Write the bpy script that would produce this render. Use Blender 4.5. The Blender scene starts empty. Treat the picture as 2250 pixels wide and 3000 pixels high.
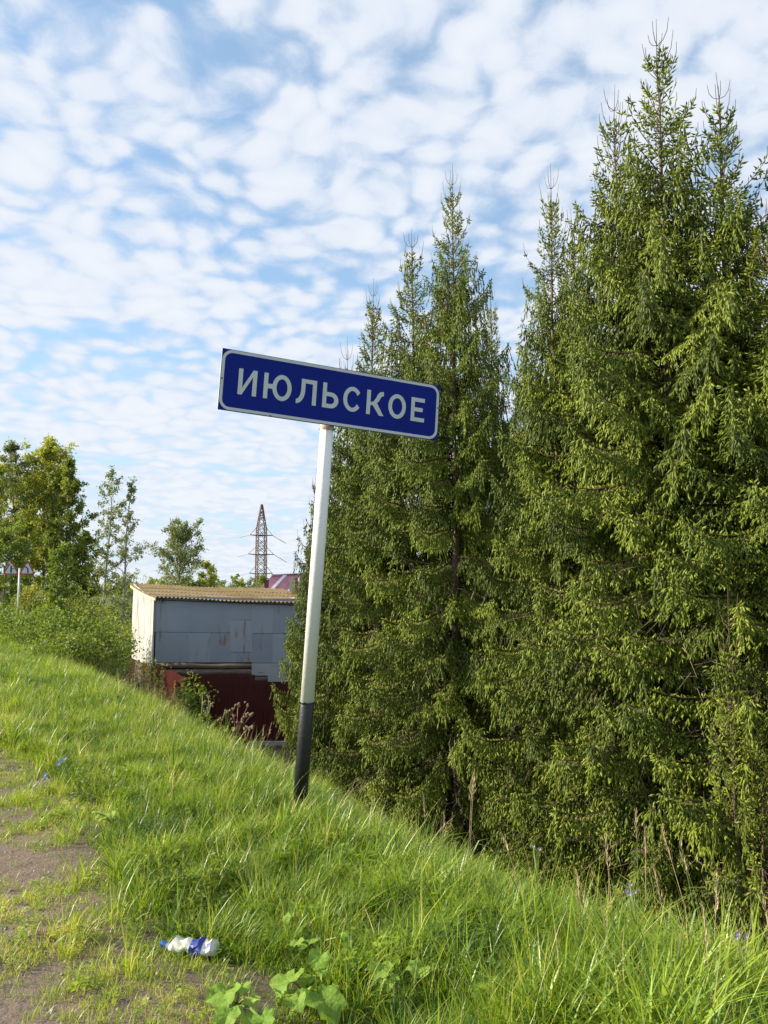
import bpy, math
import numpy as np
from mathutils import Vector, Matrix

# ------------------------------------------------------------------ camera, sky, sun, exposure
scene = bpy.context.scene
COL = scene.collection
PI = math.pi
FPX = 2333.33                       # focal length in pixels of the 2250 x 3000 photograph
EYE = 1.6
PITCH = math.atan(215 / FPX)

cam_data = bpy.data.cameras.new('camera')
cam_data.sensor_fit = 'VERTICAL'
cam_data.sensor_height = 36
cam_data.lens = 28
cam_data.clip_start = 0.05
cam_data.clip_end = 6000
cam = bpy.data.objects.new('camera', cam_data)
COL.objects.link(cam)
cam.location = (0, 0, EYE)
cam.rotation_euler = (PI / 2 + PITCH, 0, 0)
scene.camera = cam

SUN_EL = math.radians(28)
SUN_AZ = math.radians(-89)          # from +Y, towards +X
SUN_DIR = Vector((math.sin(SUN_AZ) * math.cos(SUN_EL), math.cos(SUN_AZ) * math.cos(SUN_EL), math.sin(SUN_EL)))
sun_data = bpy.data.lights.new('sun', 'SUN')
sun_data.energy = 5.0
sun_data.angle = math.radians(0.55)
sun_data.color = (1.0, 0.90, 0.74)
sun = bpy.data.objects.new('sun', sun_data)
COL.objects.link(sun)
sun.location = (-40, 5, 40)
sun.rotation_euler = SUN_DIR.to_track_quat('Z', 'Y').to_euler()

scene.view_settings.view_transform = 'Standard'
scene.view_settings.look = 'None'
scene.view_settings.gamma = 1
scene.view_settings.exposure = 0.85
scene.cycles.max_bounces = 5
scene.cycles.diffuse_bounces = 2
scene.cycles.glossy_bounces = 2
scene.cycles.transmission_bounces = 3
scene.cycles.transparent_max_bounces = 6
scene.render.resolution_x = 768
scene.render.resolution_y = 1024


class NT:
    """small wrapper for node trees"""
    def __init__(self, tree):
        self.t = tree
        tree.nodes.clear()

    def n(self, kind, **kw):
        nd = self.t.nodes.new(kind)
        for k, v in kw.items():
            if k == 'inp':
                for kk, vv in v.items():
                    s = nd.inputs[kk]
                    if isinstance(vv, bpy.types.NodeSocket):
                        self.t.links.new(vv, s)
                    else:
                        s.default_value = vv
            else:
                setattr(nd, k, v)
        return nd

    def math(self, op, a, b=0.0, c=0.0, clamp=False):
        nd = self.n('ShaderNodeMath', operation=op, use_clamp=clamp)
        for i, v in enumerate((a, b, c)):
            if isinstance(v, bpy.types.NodeSocket):
                self.t.links.new(v, nd.inputs[i])
            else:
                nd.inputs[i].default_value = v
        return nd.outputs[0]

    def step(self, v, lo, hi, a=0.0, b=1.0):
        nd = self.n('ShaderNodeMapRange', interpolation_type='SMOOTHSTEP')
        self.t.links.new(v, nd.inputs[0])
        for i, x in enumerate((lo, hi, a, b)):
            nd.inputs[i + 1].default_value = x
        return nd.outputs[0]

    def noise(self, vec, scale, detail=4, rough=0.55, dist=0.0, out=0):
        nd = self.n('ShaderNodeTexNoise', inp={'Scale': scale, 'Detail': detail, 'Roughness': rough, 'Distortion': dist})
        if vec is not None:
            self.t.links.new(vec, nd.inputs['Vector'])
        return nd.outputs[out]

    def mix(self, fac, a, b, blend='MIX'):
        nd = self.n('ShaderNodeMix', data_type='RGBA', blend_type=blend)
        for i, v in ((0, fac), (6, a), (7, b)):
            if isinstance(v, bpy.types.NodeSocket):
                self.t.links.new(v, nd.inputs[i])
            elif i == 0:
                nd.inputs[0].default_value = v
            else:
                nd.inputs[i].default_value = (*v, 1) if len(v) == 3 else v
        return nd.outputs[2]

    def link(self, a, b):
        self.t.links.new(a, b)


world = bpy.data.worlds.new('World')
scene.world = world
world.use_nodes = True
w = NT(world.node_tree)
sky = w.n('ShaderNodeTexSky', sky_type='NISHITA', sun_disc=False, sun_elevation=SUN_EL,
          sun_rotation=SUN_AZ, air_density=1.0, dust_density=0.6, ozone_density=2.5)
tc = w.n('ShaderNodeTexCoord')
nrm = w.n('ShaderNodeVectorMath', operation='NORMALIZE', inp={0: tc.outputs['Generated']})
sep = w.n('ShaderNodeSeparateXYZ', inp={0: nrm.outputs[0]})
zz = w.math('ADD', w.math('MAXIMUM', sep.outputs[2], 0.0), 0.20)
uv = w.n('ShaderNodeCombineXYZ', inp={0: w.math('DIVIDE', sep.outputs[0], zz), 1: w.math('DIVIDE', sep.outputs[1], zz), 2: 3.7})
warp = w.n('ShaderNodeVectorMath', operation='SCALE', inp={0: w.noise(uv.outputs[0], 3.4, 3, 0.55, 0, 1), 'Scale': 0.22})
uvw = w.n('ShaderNodeVectorMath', operation='ADD', inp={0: uv.outputs[0], 1: warp.outputs[0]})
big = w.noise(uvw.outputs[0], 2.6, 3, 0.5)
mid = w.noise(uvw.outputs[0], 15.0, 6, 0.64)
vor = w.n('ShaderNodeTexVoronoi', feature='SMOOTH_F1', inp={'Scale': 15.0, 'Smoothness': 0.45, 'Randomness': 1.0})
w.link(uvw.outputs[0], vor.inputs['Vector'])
puff = w.math('SUBTRACT', 0.75, vor.outputs['Distance'])
dens = w.math('ADD', w.math('ADD', w.math('MULTIPLY', big, 0.60), w.math('MULTIPLY', mid, 0.40)), w.math('MULTIPLY', puff, 0.44))
hor = w.step(sep.outputs[2], 0.02, 0.42, 0.06, 0.0)
dens = w.math('ADD', dens, hor)
mask = w.step(dens, 0.40, 0.68)
body = w.step(dens, 0.50, 0.84)
fine = w.noise(uvw.outputs[0], 11.0, 5, 0.6)
shade = w.math('ADD', w.math('MULTIPLY', body, 0.65), w.math('MULTIPLY', fine, 0.50), clamp=True)
cloud = w.mix(shade, (3.9, 4.4, 5.25), (5.0, 5.2, 5.5))
# thin bright haze low over the horizon
lowhaze = w.step(sep.outputs[2], -0.02, 0.44, 0.84, 0.36)
skyt = w.mix(1.0, sky.outputs[0], (0.78, 1.08, 1.26), 'MULTIPLY')
skyc = w.mix(lowhaze, skyt, (3.7, 4.75, 5.4))
col = w.mix(w.math('MULTIPLY', mask, 0.95), skyc, cloud)
bg = w.n('ShaderNodeBackground', inp={'Color': col, 'Strength': 0.1})
wo = w.n('ShaderNodeOutputWorld')
w.link(bg.outputs[0], wo.inputs[0])

# ------------------------------------------------------------------ geometry helpers
RNG = np.random.default_rng(11)
CP, SP = math.cos(PITCH), math.sin(PITCH)


def at(sx, sy, Y):
    """point at depth Y (metres ahead) seen at photograph pixel (sx, sy)"""
    a = (sx - 1125) / FPX
    b = (1500 - sy) / FPX
    k = Y / (CP - b * SP)
    return Vector((a * k, Y, EYE + k * (SP + b * CP)))


def smooth01(t):
    t = np.clip(t, 0, 1)
    return t * t * (3 - 2 * t)


def lat(x, y):
    return 0.866 * x + 0.5 * y


def along(x, y):
    return -0.5 * x + 0.866 * y


def crest(t):
    return 2.55 + 0.11 * np.maximum(0, t - 25)


def ground_z(x, y):
    x = np.asarray(x, float)
    y = np.asarray(y, float)
    L, t = lat(x, y), along(x, y)
    d = L - crest(t)
    bank = -3.2 * smooth01((d + 0.35) / 5.6)
    bump = 0.035 * np.sin(1.7 * x + 0.6 * y) * np.sin(0.9 * y - 0.7 * x + 1) + 0.02 * np.sin(4.1 * x + 2.3) * np.sin(3.7 * y)
    near = smooth01((L + 0.6) / 1.6)
    far = smooth01((np.hypot(x, y) - 60) / 200)
    return bank + bump * near - 0.11 * np.clip(L - 1.0, 0, 1.9) * (1 - far) + 0.14 * smooth01((4.6 - t) / 2.5) * smooth01((L - 1.6) / 1.2) * (1 - smooth01((L - 3.6) / 2))


def gz(x, y):
    return float(ground_z(x, y))


def ground_at(sx, sy, up=0.0):
    prev = None
    for Y in np.arange(2.0, 80, 0.02):
        p = at(sx, sy, Y)
        if p.z <= gz(p.x, p.y) + up:
            return p
    return at(sx, sy, 30)


ORG = {}
CUBE = {}


def tag(o, label=None, cat=None, group=None, kind=None):
    if label: o['label'] = label
    if cat: o['category'] = cat
    if group: o['group'] = group
    if kind: o['kind'] = kind
    return o


def empty(name, loc, label=None, cat=None, group=None):
    o = bpy.data.objects.new(name, None)
    COL.objects.link(o)
    o.empty_display_size = 0.2
    o.location = loc
    ORG[o.name] = Vector(loc)
    return tag(o, label, cat, group)


def mesh_np(name, V, F, mat=None, smooth=False, tint=None):
    """V (n,3); F array (m,k) or list of index lists"""
    V = np.asarray(V, np.float32)
    me = bpy.data.meshes.new(name)
    if isinstance(F, np.ndarray):
        k = F.shape[1]
        loops = F.astype(np.int32).ravel()
        starts = np.arange(0, len(loops), k, dtype=np.int32)
    else:
        loops = np.array([i for f in F for i in f], np.int32)
        starts = np.cumsum([0] + [len(f) for f in F[:-1]]).astype(np.int32)
    me.vertices.add(len(V))
    me.vertices.foreach_set('co', V.ravel())
    me.loops.add(len(loops))
    me.loops.foreach_set('vertex_index', loops)
    me.polygons.add(len(starts))
    me.polygons.foreach_set('loop_start', starts)
    me.polygons.foreach_set('use_smooth', np.full(len(starts), bool(smooth)))
    if tint is not None:
        a = me.attributes.new('tint', 'FLOAT', 'POINT')
        a.data.foreach_set('value', np.asarray(tint, np.float32))
    me.update(calc_edges=True)
    me.validate()
    if mat is not None:
        me.materials.append(mat)
    return me


def link_obj(name, me, parent=None, world=False, M=None):
    """world: the mesh is in world coordinates and is shifted to its thing's origin"""
    o = bpy.data.objects.new(name, me)
    COL.objects.link(o)
    org = Vector((0, 0, 0))
    if parent is not None:
        o.parent = parent
        org = ORG[parent.name]
    ORG[o.name] = org
    if M is not None:
        o.matrix_local = Matrix.Translation(-org) @ M
    elif world and parent is not None:
        me.transform(Matrix.Translation(-org))
    return o


def part(name, V, F, mat, parent=None, smooth=False, tint=None):
    return link_obj(name, mesh_np(name, V, F, mat, smooth, tint), parent, True)


def box_vf(p0, p1):
    (x0, y0, z0), (x1, y1, z1) = p0, p1
    V = [(x0, y0, z0), (x1, y0, z0), (x1, y1, z0), (x0, y1, z0), (x0, y0, z1), (x1, y0, z1), (x1, y1, z1), (x0, y1, z1)]
    F = [(0, 3, 2, 1), (4, 5, 6, 7), (0, 1, 5, 4), (1, 2, 6, 5), (2, 3, 7, 6), (3, 0, 4, 7)]
    return V, F


def unit_cube(mat):
    if mat.name not in CUBE:
        V, F = box_vf((-.5, -.5, -.5), (.5, .5, .5))
        CUBE[mat.name] = mesh_np('bar', V, F, mat)
    return CUBE[mat.name]


def bar(name, p, q, wid, mat, parent, dep=None):
    p, q = Vector(p), Vector(q)
    d = q - p
    M = Matrix.Translation((p + q) / 2) @ d.to_track_quat('Z', 'Y').to_matrix().to_4x4() @ Matrix.Diagonal((wid, dep or wid, d.length, 1))
    return link_obj(name, unit_cube(mat), parent, M=M)


class MB:
    """collects pieces into one mesh"""
    def __init__(self):
        self.V, self.F, self.T, self.n = [], [], [], 0

    def add(self, V, F, tint=0.5):
        self.V.extend(V)
        self.T.extend([tint] * len(V))
        self.F.extend([tuple(i + self.n for i in f) for f in F])
        self.n += len(V)

    def box(self, p0, p1):
        self.add(*box_vf(p0, p1))

    def tube(self, pts, radii, seg=6, cap=True, tint=0.5):
        V, F = [], []
        pts = [Vector(p) for p in pts]
        m = len(pts)
        if not hasattr(radii, '__len__'):
            radii = [radii] * m
        ref = None
        for i, p in enumerate(pts):
            d = (pts[min(i + 1, m - 1)] - pts[max(i - 1, 0)]).normalized()
            if ref is None:
                ref = Vector((1, 0, 0)) if abs(d.x) < 0.8 else Vector((0, 1, 0))
            a = (ref - d * ref.dot(d)).normalized()
            ref = a
            b = d.cross(a)
            for k in range(seg):
                t = 2 * PI * k / seg
                V.append(tuple(p + (a * math.cos(t) + b * math.sin(t)) * radii[i]))
        for i in range(m - 1):
            for k in range(seg):
                k2 = (k + 1) % seg
                F.append((i * seg + k, i * seg + k2, (i + 1) * seg + k2, (i + 1) * seg + k))
        if cap:
            F.append(tuple(range(seg - 1, -1, -1)))
            F.append(tuple((m - 1) * seg + k for k in range(seg)))
        self.add(V, F, tint)

    def part(self, name, mat, parent=None, smooth=False, tint=False):
        return part(name, self.V, self.F, mat, parent, smooth, self.T if tint else None)


# ------------------------------------------------------------------ materials
def material(name):
    m = bpy.data.materials.new(name)
    m.use_nodes = True
    return m, NT(m.node_tree)


def finish(t, shader, disp=None):
    o = t.n('ShaderNodeOutputMaterial')
    t.link(shader, o.inputs[0])


def simple(name, c1, c2=None, rough=0.6, scale=6.0, metal=0.0, bump=0.0, bscale=40.0, detail=5, spec=0.5, stretch=None):
    m, t = material(name)
    tcn = t.n('ShaderNodeTexCoord')
    vec = tcn.outputs['Object']
    if stretch:
        vec = t.n('ShaderNodeMapping', inp={'Vector': vec, 'Scale': stretch}).outputs[0]
    fac = t.step(t.noise(vec, scale, detail, 0.6), 0.3, 0.7)
    c = t.mix(fac, c1, c2 or c1)
    p = t.n('ShaderNodeBsdfPrincipled', inp={'Base Color': c, 'Roughness': rough, 'Metallic': metal, 'Specular IOR Level': spec})
    if bump:
        b = t.n('ShaderNodeBump', inp={'Strength': bump, 'Distance': 0.02, 'Height': t.noise(vec, bscale, 4, 0.6)})
        t.link(b.outputs[0], p.inputs['Normal'])
    finish(t, p.outputs[0])
    return m


def foliage(name, stops, trans=0.35, rough=0.5, spec=0.4, instancer=False, tcol=(1.25, 1.15, 0.55)):
    """leaf material; the tint attribute (0..1) picks the colour along the stops"""
    m, t = material(name)
    a = t.n('ShaderNodeAttribute', attribute_name='tint').outputs['Fac']
    if instancer:
        b = t.n('ShaderNodeAttribute', attribute_name='patch', attribute_type='INSTANCER').outputs['Fac']
        a = t.math('ADD', a, b, clamp=True)
    r = t.n('ShaderNodeValToRGB', inp={0: a})
    e = r.color_ramp.elements
    for i, (pos, c) in enumerate(stops):
        el = e[i] if i < 2 else e.new(pos)
        el.position = pos
        el.color = (*c, 1)
    c = r.outputs[0]
    p = t.n('ShaderNodeBsdfPrincipled', inp={'Base Color': c, 'Roughness': rough, 'Specular IOR Level': spec})
    tr = t.n('ShaderNodeBsdfTranslucent', inp={'Color': t.mix(1.0, c, tcol, 'MULTIPLY')})
    mx = t.n('ShaderNodeMixShader', inp={0: trans, 1: p.outputs[0], 2: tr.outputs[0]})
    finish(t, mx.outputs[0])
    return m


def foliage_veined(name, stops, trans, rough, spec):
    m = foliage(name, stops, trans, rough, spec)
    t = m.node_tree
    ramp = [n for n in t.nodes if n.type == 'VALTORGB'][0]
    att = [n for n in t.nodes if n.type == 'ATTRIBUTE'][0]
    w_ = NT.__new__(NT); w_.t = t
    tc_ = w_.n('ShaderNodeTexCoord')
    sp_ = w_.n('ShaderNodeSeparateXYZ', inp={0: tc_.outputs['Object']})
    ang = w_.math('ARCTAN2', sp_.outputs[1], sp_.outputs[0])
    vein = w_.step(w_.math('ABSOLUTE', w_.math('SINE', w_.math('MULTIPLY', ang, 4.0))), 0.0, 0.22, 0.30, 0.0)
    nz = w_.math('MULTIPLY', w_.math('SUBTRACT', w_.noise(tc_.outputs['Object'], 28.0, 4, 0.6), 0.5), 0.7)
    w_.link(w_.math('ADD', w_.math('ADD', att.outputs['Fac'], vein), nz, clamp=True), ramp.inputs[0])
    pr = [n for n in t.nodes if n.type == 'BSDF_PRINCIPLED'][0]
    b_ = w_.n('ShaderNodeBump', inp={'Strength': 0.6, 'Distance': 0.01, 'Height': w_.noise(tc_.outputs['Object'], 45.0, 3, 0.6)})
    w_.link(b_.outputs[0], pr.inputs['Normal'])
    return m


M = {}
M['needle'] = foliage('spruce_needles', [(0.0, (0.066, 0.098, 0.015)), (0.5, (0.195, 0.256, 0.026)), (1.0, (0.345, 0.395, 0.050))], 0.22, 0.55, 0.3)
M['bark'] = simple('spruce_bark', (0.11, 0.078, 0.055), (0.19, 0.14, 0.10), 0.9, 9, bump=0.6, bscale=30)
M['twig'] = simple('twig_bark', (0.085, 0.058, 0.034), (0.15, 0.10, 0.058), 0.85, 14)
M['dead'] = simple('dead_twigs', (0.14, 0.10, 0.07), (0.23, 0.175, 0.125), 0.9, 10)
M['aspen_bark'] = simple('aspen_bark', (0.20, 0.21, 0.17), (0.40, 0.40, 0.34), 0.85, 5)
M['grey_bark'] = simple('grey_bark', (0.11, 0.09, 0.07), (0.22, 0.19, 0.15), 0.9, 6)
M['leaf_dark'] = foliage('dark_leaves', [(0.0, (0.105, 0.150, 0.034)), (0.5, (0.195, 0.255, 0.050)), (1.0, (0.310, 0.360, 0.080))], 0.5)
M['leaf_olive'] = foliage('olive_leaves', [(0.0, (0.180, 0.225, 0.040)), (0.5, (0.320, 0.370, 0.062)), (1.0, (0.460, 0.490, 0.11))], 0.55)
M['leaf_grey'] = foliage('grey_green_leaves', [(0.0, (0.115, 0.155, 0.070)), (0.5, (0.195, 0.250, 0.110)), (1.0, (0.30, 0.35, 0.19))], 0.5, 0.4, 0.5)
M['leaf_bright'] = foliage('bright_leaves', [(0.0, (0.070, 0.120, 0.018)), (0.5, (0.150, 0.220, 0.025)), (1.0, (0.260, 0.310, 0.045))], 0.45)
M['leaf_bush'] = foliage('bush_leaves', [(0.0, (0.055, 0.100, 0.016)), (0.5, (0.150, 0.225, 0.030)), (1.0, (0.290, 0.360, 0.055))], 0.45)
M['leaf_autumn'] = foliage('autumn_leaves', [(0.0, (0.15, 0.23, 0.02)), (0.6, (0.34, 0.33, 0.03)), (1.0, (0.50, 0.17, 0.05))], 0.4)
M['leaf_big'] = foliage_veined('burdock_leaves', [(0.0, (0.070, 0.150, 0.022)), (0.5, (0.170, 0.310, 0.036)), (1.0, (0.320, 0.450, 0.080))], 0.35, 0.6, 0.25)
M['weed_grey'] = foliage('wormwood', [(0.0, (0.075, 0.095, 0.045)), (0.6, (0.15, 0.15, 0.075)), (1.0, (0.26, 0.19, 0.11))], 0.25, 0.7, 0.2)
GRASS_STOPS = [(0.0, (0.055, 0.120, 0.014)), (0.30, (0.175, 0.300, 0.020)), (0.62, (0.370, 0.475, 0.036)), (0.86, (0.54, 0.54, 0.11)), (1.0, (0.62, 0.52, 0.26))]
M['grass'] = foliage('grass_blades', GRASS_STOPS, 0.42, 0.38, 0.55, True, (1.2, 1.15, 0.5))
M['straw'] = simple('straw', (0.36, 0.25, 0.12), (0.52, 0.40, 0.22), 0.7, 20)
M['chaff'] = simple('seed_chaff', (0.42, 0.29, 0.17), (0.58, 0.44, 0.27), 0.8, 30)
M['stem'] = simple('green_stem', (0.10, 0.17, 0.03), (0.18, 0.24, 0.05), 0.6, 20)
M['stem_red'] = simple('reddish_stem', (0.25, 0.09, 0.075), (0.32, 0.15, 0.10), 0.6, 12)
M['burr'] = simple('dry_burr', (0.17, 0.13, 0.07), (0.33, 0.27, 0.15), 0.9, 40)
M['blue_petal'] = simple('chicory_petal', (0.28, 0.34, 0.85), (0.36, 0.42, 0.9), 0.6, 30)
M['mauve_petal'] = simple('mauve_petal', (0.48, 0.35, 0.66), (0.6, 0.46, 0.72), 0.6, 30)
M['pink_petal'] = simple('clover_petal', (0.62, 0.30, 0.36), (0.72, 0.42, 0.46), 0.7, 60)

M['sign_blue'] = simple('blue_reflective_film', (0.003, 0.015, 0.190), (0.004, 0.018, 0.215), 0.6, 2, spec=0.12)
M['sign_white'] = simple('grey_white_film', (0.50, 0.56, 0.53), (0.54, 0.60, 0.57), 0.5, 4, spec=0.3)
M['sign_back'] = simple('galvanised_back', (0.42, 0.44, 0.45), (0.52, 0.54, 0.55), 0.5, 5, 0.4)
M['white_paint'] = simple('white_post_paint', (0.76, 0.77, 0.74), (0.83, 0.83, 0.80), 0.5, 3, bump=0.12, bscale=25)
M['black_paint'] = simple('black_post_paint', (0.008, 0.0085, 0.010), (0.016, 0.0165, 0.018), 0.45, 5, bump=0.15, bscale=30)
M['rust'] = simple('rust_stain', (0.30, 0.20, 0.13), (0.55, 0.48, 0.40), 0.9, 14)
M['bolt'] = simple('bolt_steel', (0.05, 0.05, 0.055), (0.09, 0.09, 0.09), 0.5, 10, 0.6)
M['red_film'] = simple('red_border_film', (0.30, 0.022, 0.045), (0.36, 0.03, 0.055), 0.5, 4)
M['blue_mark'] = simple('faded_dark_symbol', (0.018, 0.045, 0.16), (0.025, 0.055, 0.19), 0.5, 4)
M['red_sheet'] = simple('red_fence_paint', (0.048, 0.005, 0.008), (0.066, 0.007, 0.010), 0.35, 2.5)
M['concrete'] = simple('concrete', (0.24, 0.23, 0.21), (0.36, 0.35, 0.32), 0.9, 8, bump=0.4)
M['log'] = simple('weathered_log', (0.09, 0.065, 0.045), (0.19, 0.15, 0.115), 0.9, 9, stretch=(0.3, 4, 4))
M['timber'] = simple('dark_boards', (0.06, 0.045, 0.035), (0.11, 0.085, 0.06), 0.9, 6)
M['fascia'] = simple('pale_board', (0.45, 0.38, 0.26), (0.58, 0.51, 0.38), 0.85, 7)
M['pink_roof'] = simple('plum_metal_roof', (0.33, 0.105, 0.15), (0.38, 0.125, 0.17), 0.45, 1.5)
M['pale_strip'] = simple('pale_flashing', (0.62, 0.60, 0.64), (0.70, 0.68, 0.72), 0.5, 4)
M['house_wall'] = simple('plank_wall', (0.30, 0.22, 0.14), (0.40, 0.31, 0.20), 0.85, 5)
M['glass'] = simple('window_glass', (0.03, 0.04, 0.05), None, 0.1, 2)
M['pylon_rust'] = simple('rusty_lattice_steel', (0.105, 0.060, 0.050), (0.18, 0.115, 0.10), 0.85, 1.2)
M['porcelain'] = simple('insulator_glass', (0.28, 0.33, 0.36), (0.40, 0.46, 0.48), 0.3, 3)
M['wire'] = simple('wire', (0.25, 0.26, 0.28), (0.33, 0.34, 0.35), 0.5, 3)
M['cap_blue'] = simple('blue_cap', (0.03, 0.16, 0.55), (0.04, 0.19, 0.62), 0.4, 6)
M['label_white'] = simple('pale_label', (0.60, 0.60, 0.52), (0.72, 0.72, 0.66), 0.55, 12)
M['label_blue'] = simple('blue_label_print', (0.012, 0.025, 0.22), (0.02, 0.04, 0.28), 0.5, 12)
M['label_red'] = simple('red_label_print', (0.60, 0.07, 0.03), None, 0.5, 12)
M['stone'] = simple('pebble', (0.20, 0.18, 0.16), (0.36, 0.33, 0.30), 0.85, 9)

# bottle plastic
m, t = material('crumpled_clear_plastic')
p = t.n('ShaderNodeBsdfPrincipled', inp={'Base Color': (0.86, 0.88, 0.86, 1), 'Roughness': 0.22, 'Alpha': 0.62, 'Specular IOR Level': 0.7})
finish(t, p.outputs[0])
M['plastic'] = m

# galvanised wall sheets with rust streaks, tone per sheet
m, t = material('old_galvanised_sheet')
tcn = t.n('ShaderNodeTexCoord')
geo = t.n('ShaderNodeNewGeometry')
oi = t.n('ShaderNodeObjectInfo')
pos = geo.outputs['Position']
n1 = t.noise(pos, 1.6, 5, 0.6)
tone = t.math('ADD', t.math('MULTIPLY', oi.outputs['Random'], 0.5), t.math('MULTIPLY', n1, 0.5))
c = t.mix(tone, (0.215, 0.252, 0.298), (0.340, 0.382, 0.430))
st = t.n('ShaderNodeMapping', inp={'Vector': pos, 'Scale': (3.2, 3.2, 0.55)})
streak = t.math('MULTIPLY', t.step(t.noise(st.outputs[0], 1.3, 5, 0.65), 0.54, 0.68), t.step(t.noise(pos, 0.9, 2, 0.5), 0.42, 0.58))
c = t.mix(t.math('MULTIPLY', streak, 0.85), c, (0.23, 0.15, 0.075))
p = t.n('ShaderNodeBsdfPrincipled', inp={'Base Color': c, 'Roughness': 0.6, 'Metallic': 0.25})
finish(t, p.outputs[0])
M['sheet'] = m
M['sheet_new'] = simple('newer_pale_sheet', (0.32, 0.345, 0.355), (0.37, 0.395, 0.405), 0.5, 1.5, 0.2, bump=0.1, bscale=4)
m, t = material('sunlit_streaked_sheet')  # side wall sheets: sunlight put into the paler colour, brown streaks are stains
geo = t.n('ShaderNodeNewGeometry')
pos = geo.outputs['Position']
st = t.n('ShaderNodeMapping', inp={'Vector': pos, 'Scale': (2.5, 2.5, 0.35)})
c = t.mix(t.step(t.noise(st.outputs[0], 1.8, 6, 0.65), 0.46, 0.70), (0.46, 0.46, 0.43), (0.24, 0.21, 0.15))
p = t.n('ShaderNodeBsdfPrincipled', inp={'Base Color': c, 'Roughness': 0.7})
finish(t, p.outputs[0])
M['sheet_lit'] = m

# mossy corrugated roof sheets
m, t = material('mossy_corrugated_sheet')
geo = t.n('ShaderNodeNewGeometry')
oi = t.n('ShaderNodeObjectInfo')
pos = geo.outputs['Position']
c = t.mix(t.step(t.noise(pos, 2.2, 6, 0.65), 0.35, 0.68), (0.100, 0.070, 0.028), (0.165, 0.124, 0.062))
c = t.mix(t.step(t.noise(pos, 6.5, 5, 0.7), 0.52, 0.70), c, (0.075, 0.068, 0.022))
c = t.mix(t.math('MULTIPLY', oi.outputs['Random'], 0.45), c, (0.20, 0.165, 0.11))
p = t.n('ShaderNodeBsdfPrincipled', inp={'Base Color': c, 'Roughness': 0.95, 'Specular IOR Level': 0.15})
b = t.n('ShaderNodeBump', inp={'Strength': 0.5, 'Distance': 0.03, 'Height': t.noise(pos, 14.0, 4, 0.6)})
t.link(b.outputs[0], p.inputs['Normal'])
finish(t, p.outputs[0])
M['roof'] = m

# ground: gravelly soil on the shoulder, dark turf soil elsewhere, needle litter under the spruces
m, t = material('roadside_ground')
geo = t.n('ShaderNodeNewGeometry')
pos = geo.outputs['Position']
dot = t.n('ShaderNodeVectorMath', operation='DOT_PRODUCT', inp={0: pos, 1: (0.866, 0.5, 0.0)})
L = dot.outputs['Value']
n_big = t.noise(pos, 1.3, 4, 0.6)
n_fine = t.noise(pos, 38.0, 4, 0.7)
n_mid = t.noise(pos, 7.0, 5, 0.65)
Ln = t.math('ADD', L, t.math('MULTIPLY', t.math('SUBTRACT', n_big, 0.5), 1.6))
soil = t.mix(n_mid, (0.130, 0.092, 0.064), (0.245, 0.185, 0.132))
soil = t.mix(t.step(n_fine, 0.45, 0.7), soil, (0.115, 0.100, 0.088))
gravel = t.mix(n_fine, (0.075, 0.070, 0.068), (0.19, 0.175, 0.165))
turf = t.mix(n_mid, (0.040, 0.048, 0.016), (0.080, 0.088, 0.026))
litter = t.mix(n_mid, (0.050, 0.034, 0.022), (0.095, 0.066, 0.042))
c = t.mix(t.step(Ln, -0.1, 0.55), gravel, soil)
c = t.mix(t.step(Ln, 0.8, 1.5), c, turf)
c = t.mix(t.step(L, 6.2, 7.6), c, litter)
c = t.mix(t.step(L, 15.0, 22.0), c, (0.085, 0.12, 0.03))
p = t.n('ShaderNodeBsdfPrincipled', inp={'Base Color': c, 'Roughness': 0.95, 'Specular IOR Level': 0.2})
hgt = t.math('ADD', t.math('MULTIPLY', n_fine, 0.5), n_mid)
b = t.n('ShaderNodeBump', inp={'Strength': 0.9, 'Distance': 0.03, 'Height': hgt})
t.link(b.outputs[0], p.inputs['Normal'])
finish(t, p.outputs[0])
M['ground'] = m
M['asphalt'] = simple('asphalt', (0.040, 0.040, 0.042), (0.065, 0.064, 0.064), 0.9, 30, bump=0.5, bscale=120)
M['road_paint'] = simple('road_paint', (0.62, 0.62, 0.60), (0.72, 0.72, 0.70), 0.7, 15)

# ------------------------------------------------------------------ ground and road
def axis(lo, hi, fine_lo, fine_hi, step, growth=1.13):
    a = list(np.arange(fine_lo, fine_hi + 1e-6, step))
    s, v = step, fine_hi
    while v < hi:
        s *= growth
        v += s
        a.append(v)
    s, v = step, fine_lo
    while v > lo:
        s *= growth
        v -= s
        a.insert(0, v)
    return np.array(a)


gx = axis(-2500, 2500, -14, 9, 0.2)
gy = axis(-400, 3500, -1, 34, 0.24)
XX, YY = np.meshgrid(gx, gy)
ZZ = ground_z(XX, YY)
nx, ny = len(gx), len(gy)
idx = np.arange(nx * ny).reshape(ny, nx)
F = np.stack([idx[:-1, :-1], idx[:-1, 1:], idx[1:, 1:], idx[1:, :-1]], -1).reshape(-1, 4)
tag(part('ground', np.stack([XX, YY, ZZ], -1).reshape(-1, 3), F, M['ground'], None, True), kind='structure')

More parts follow.
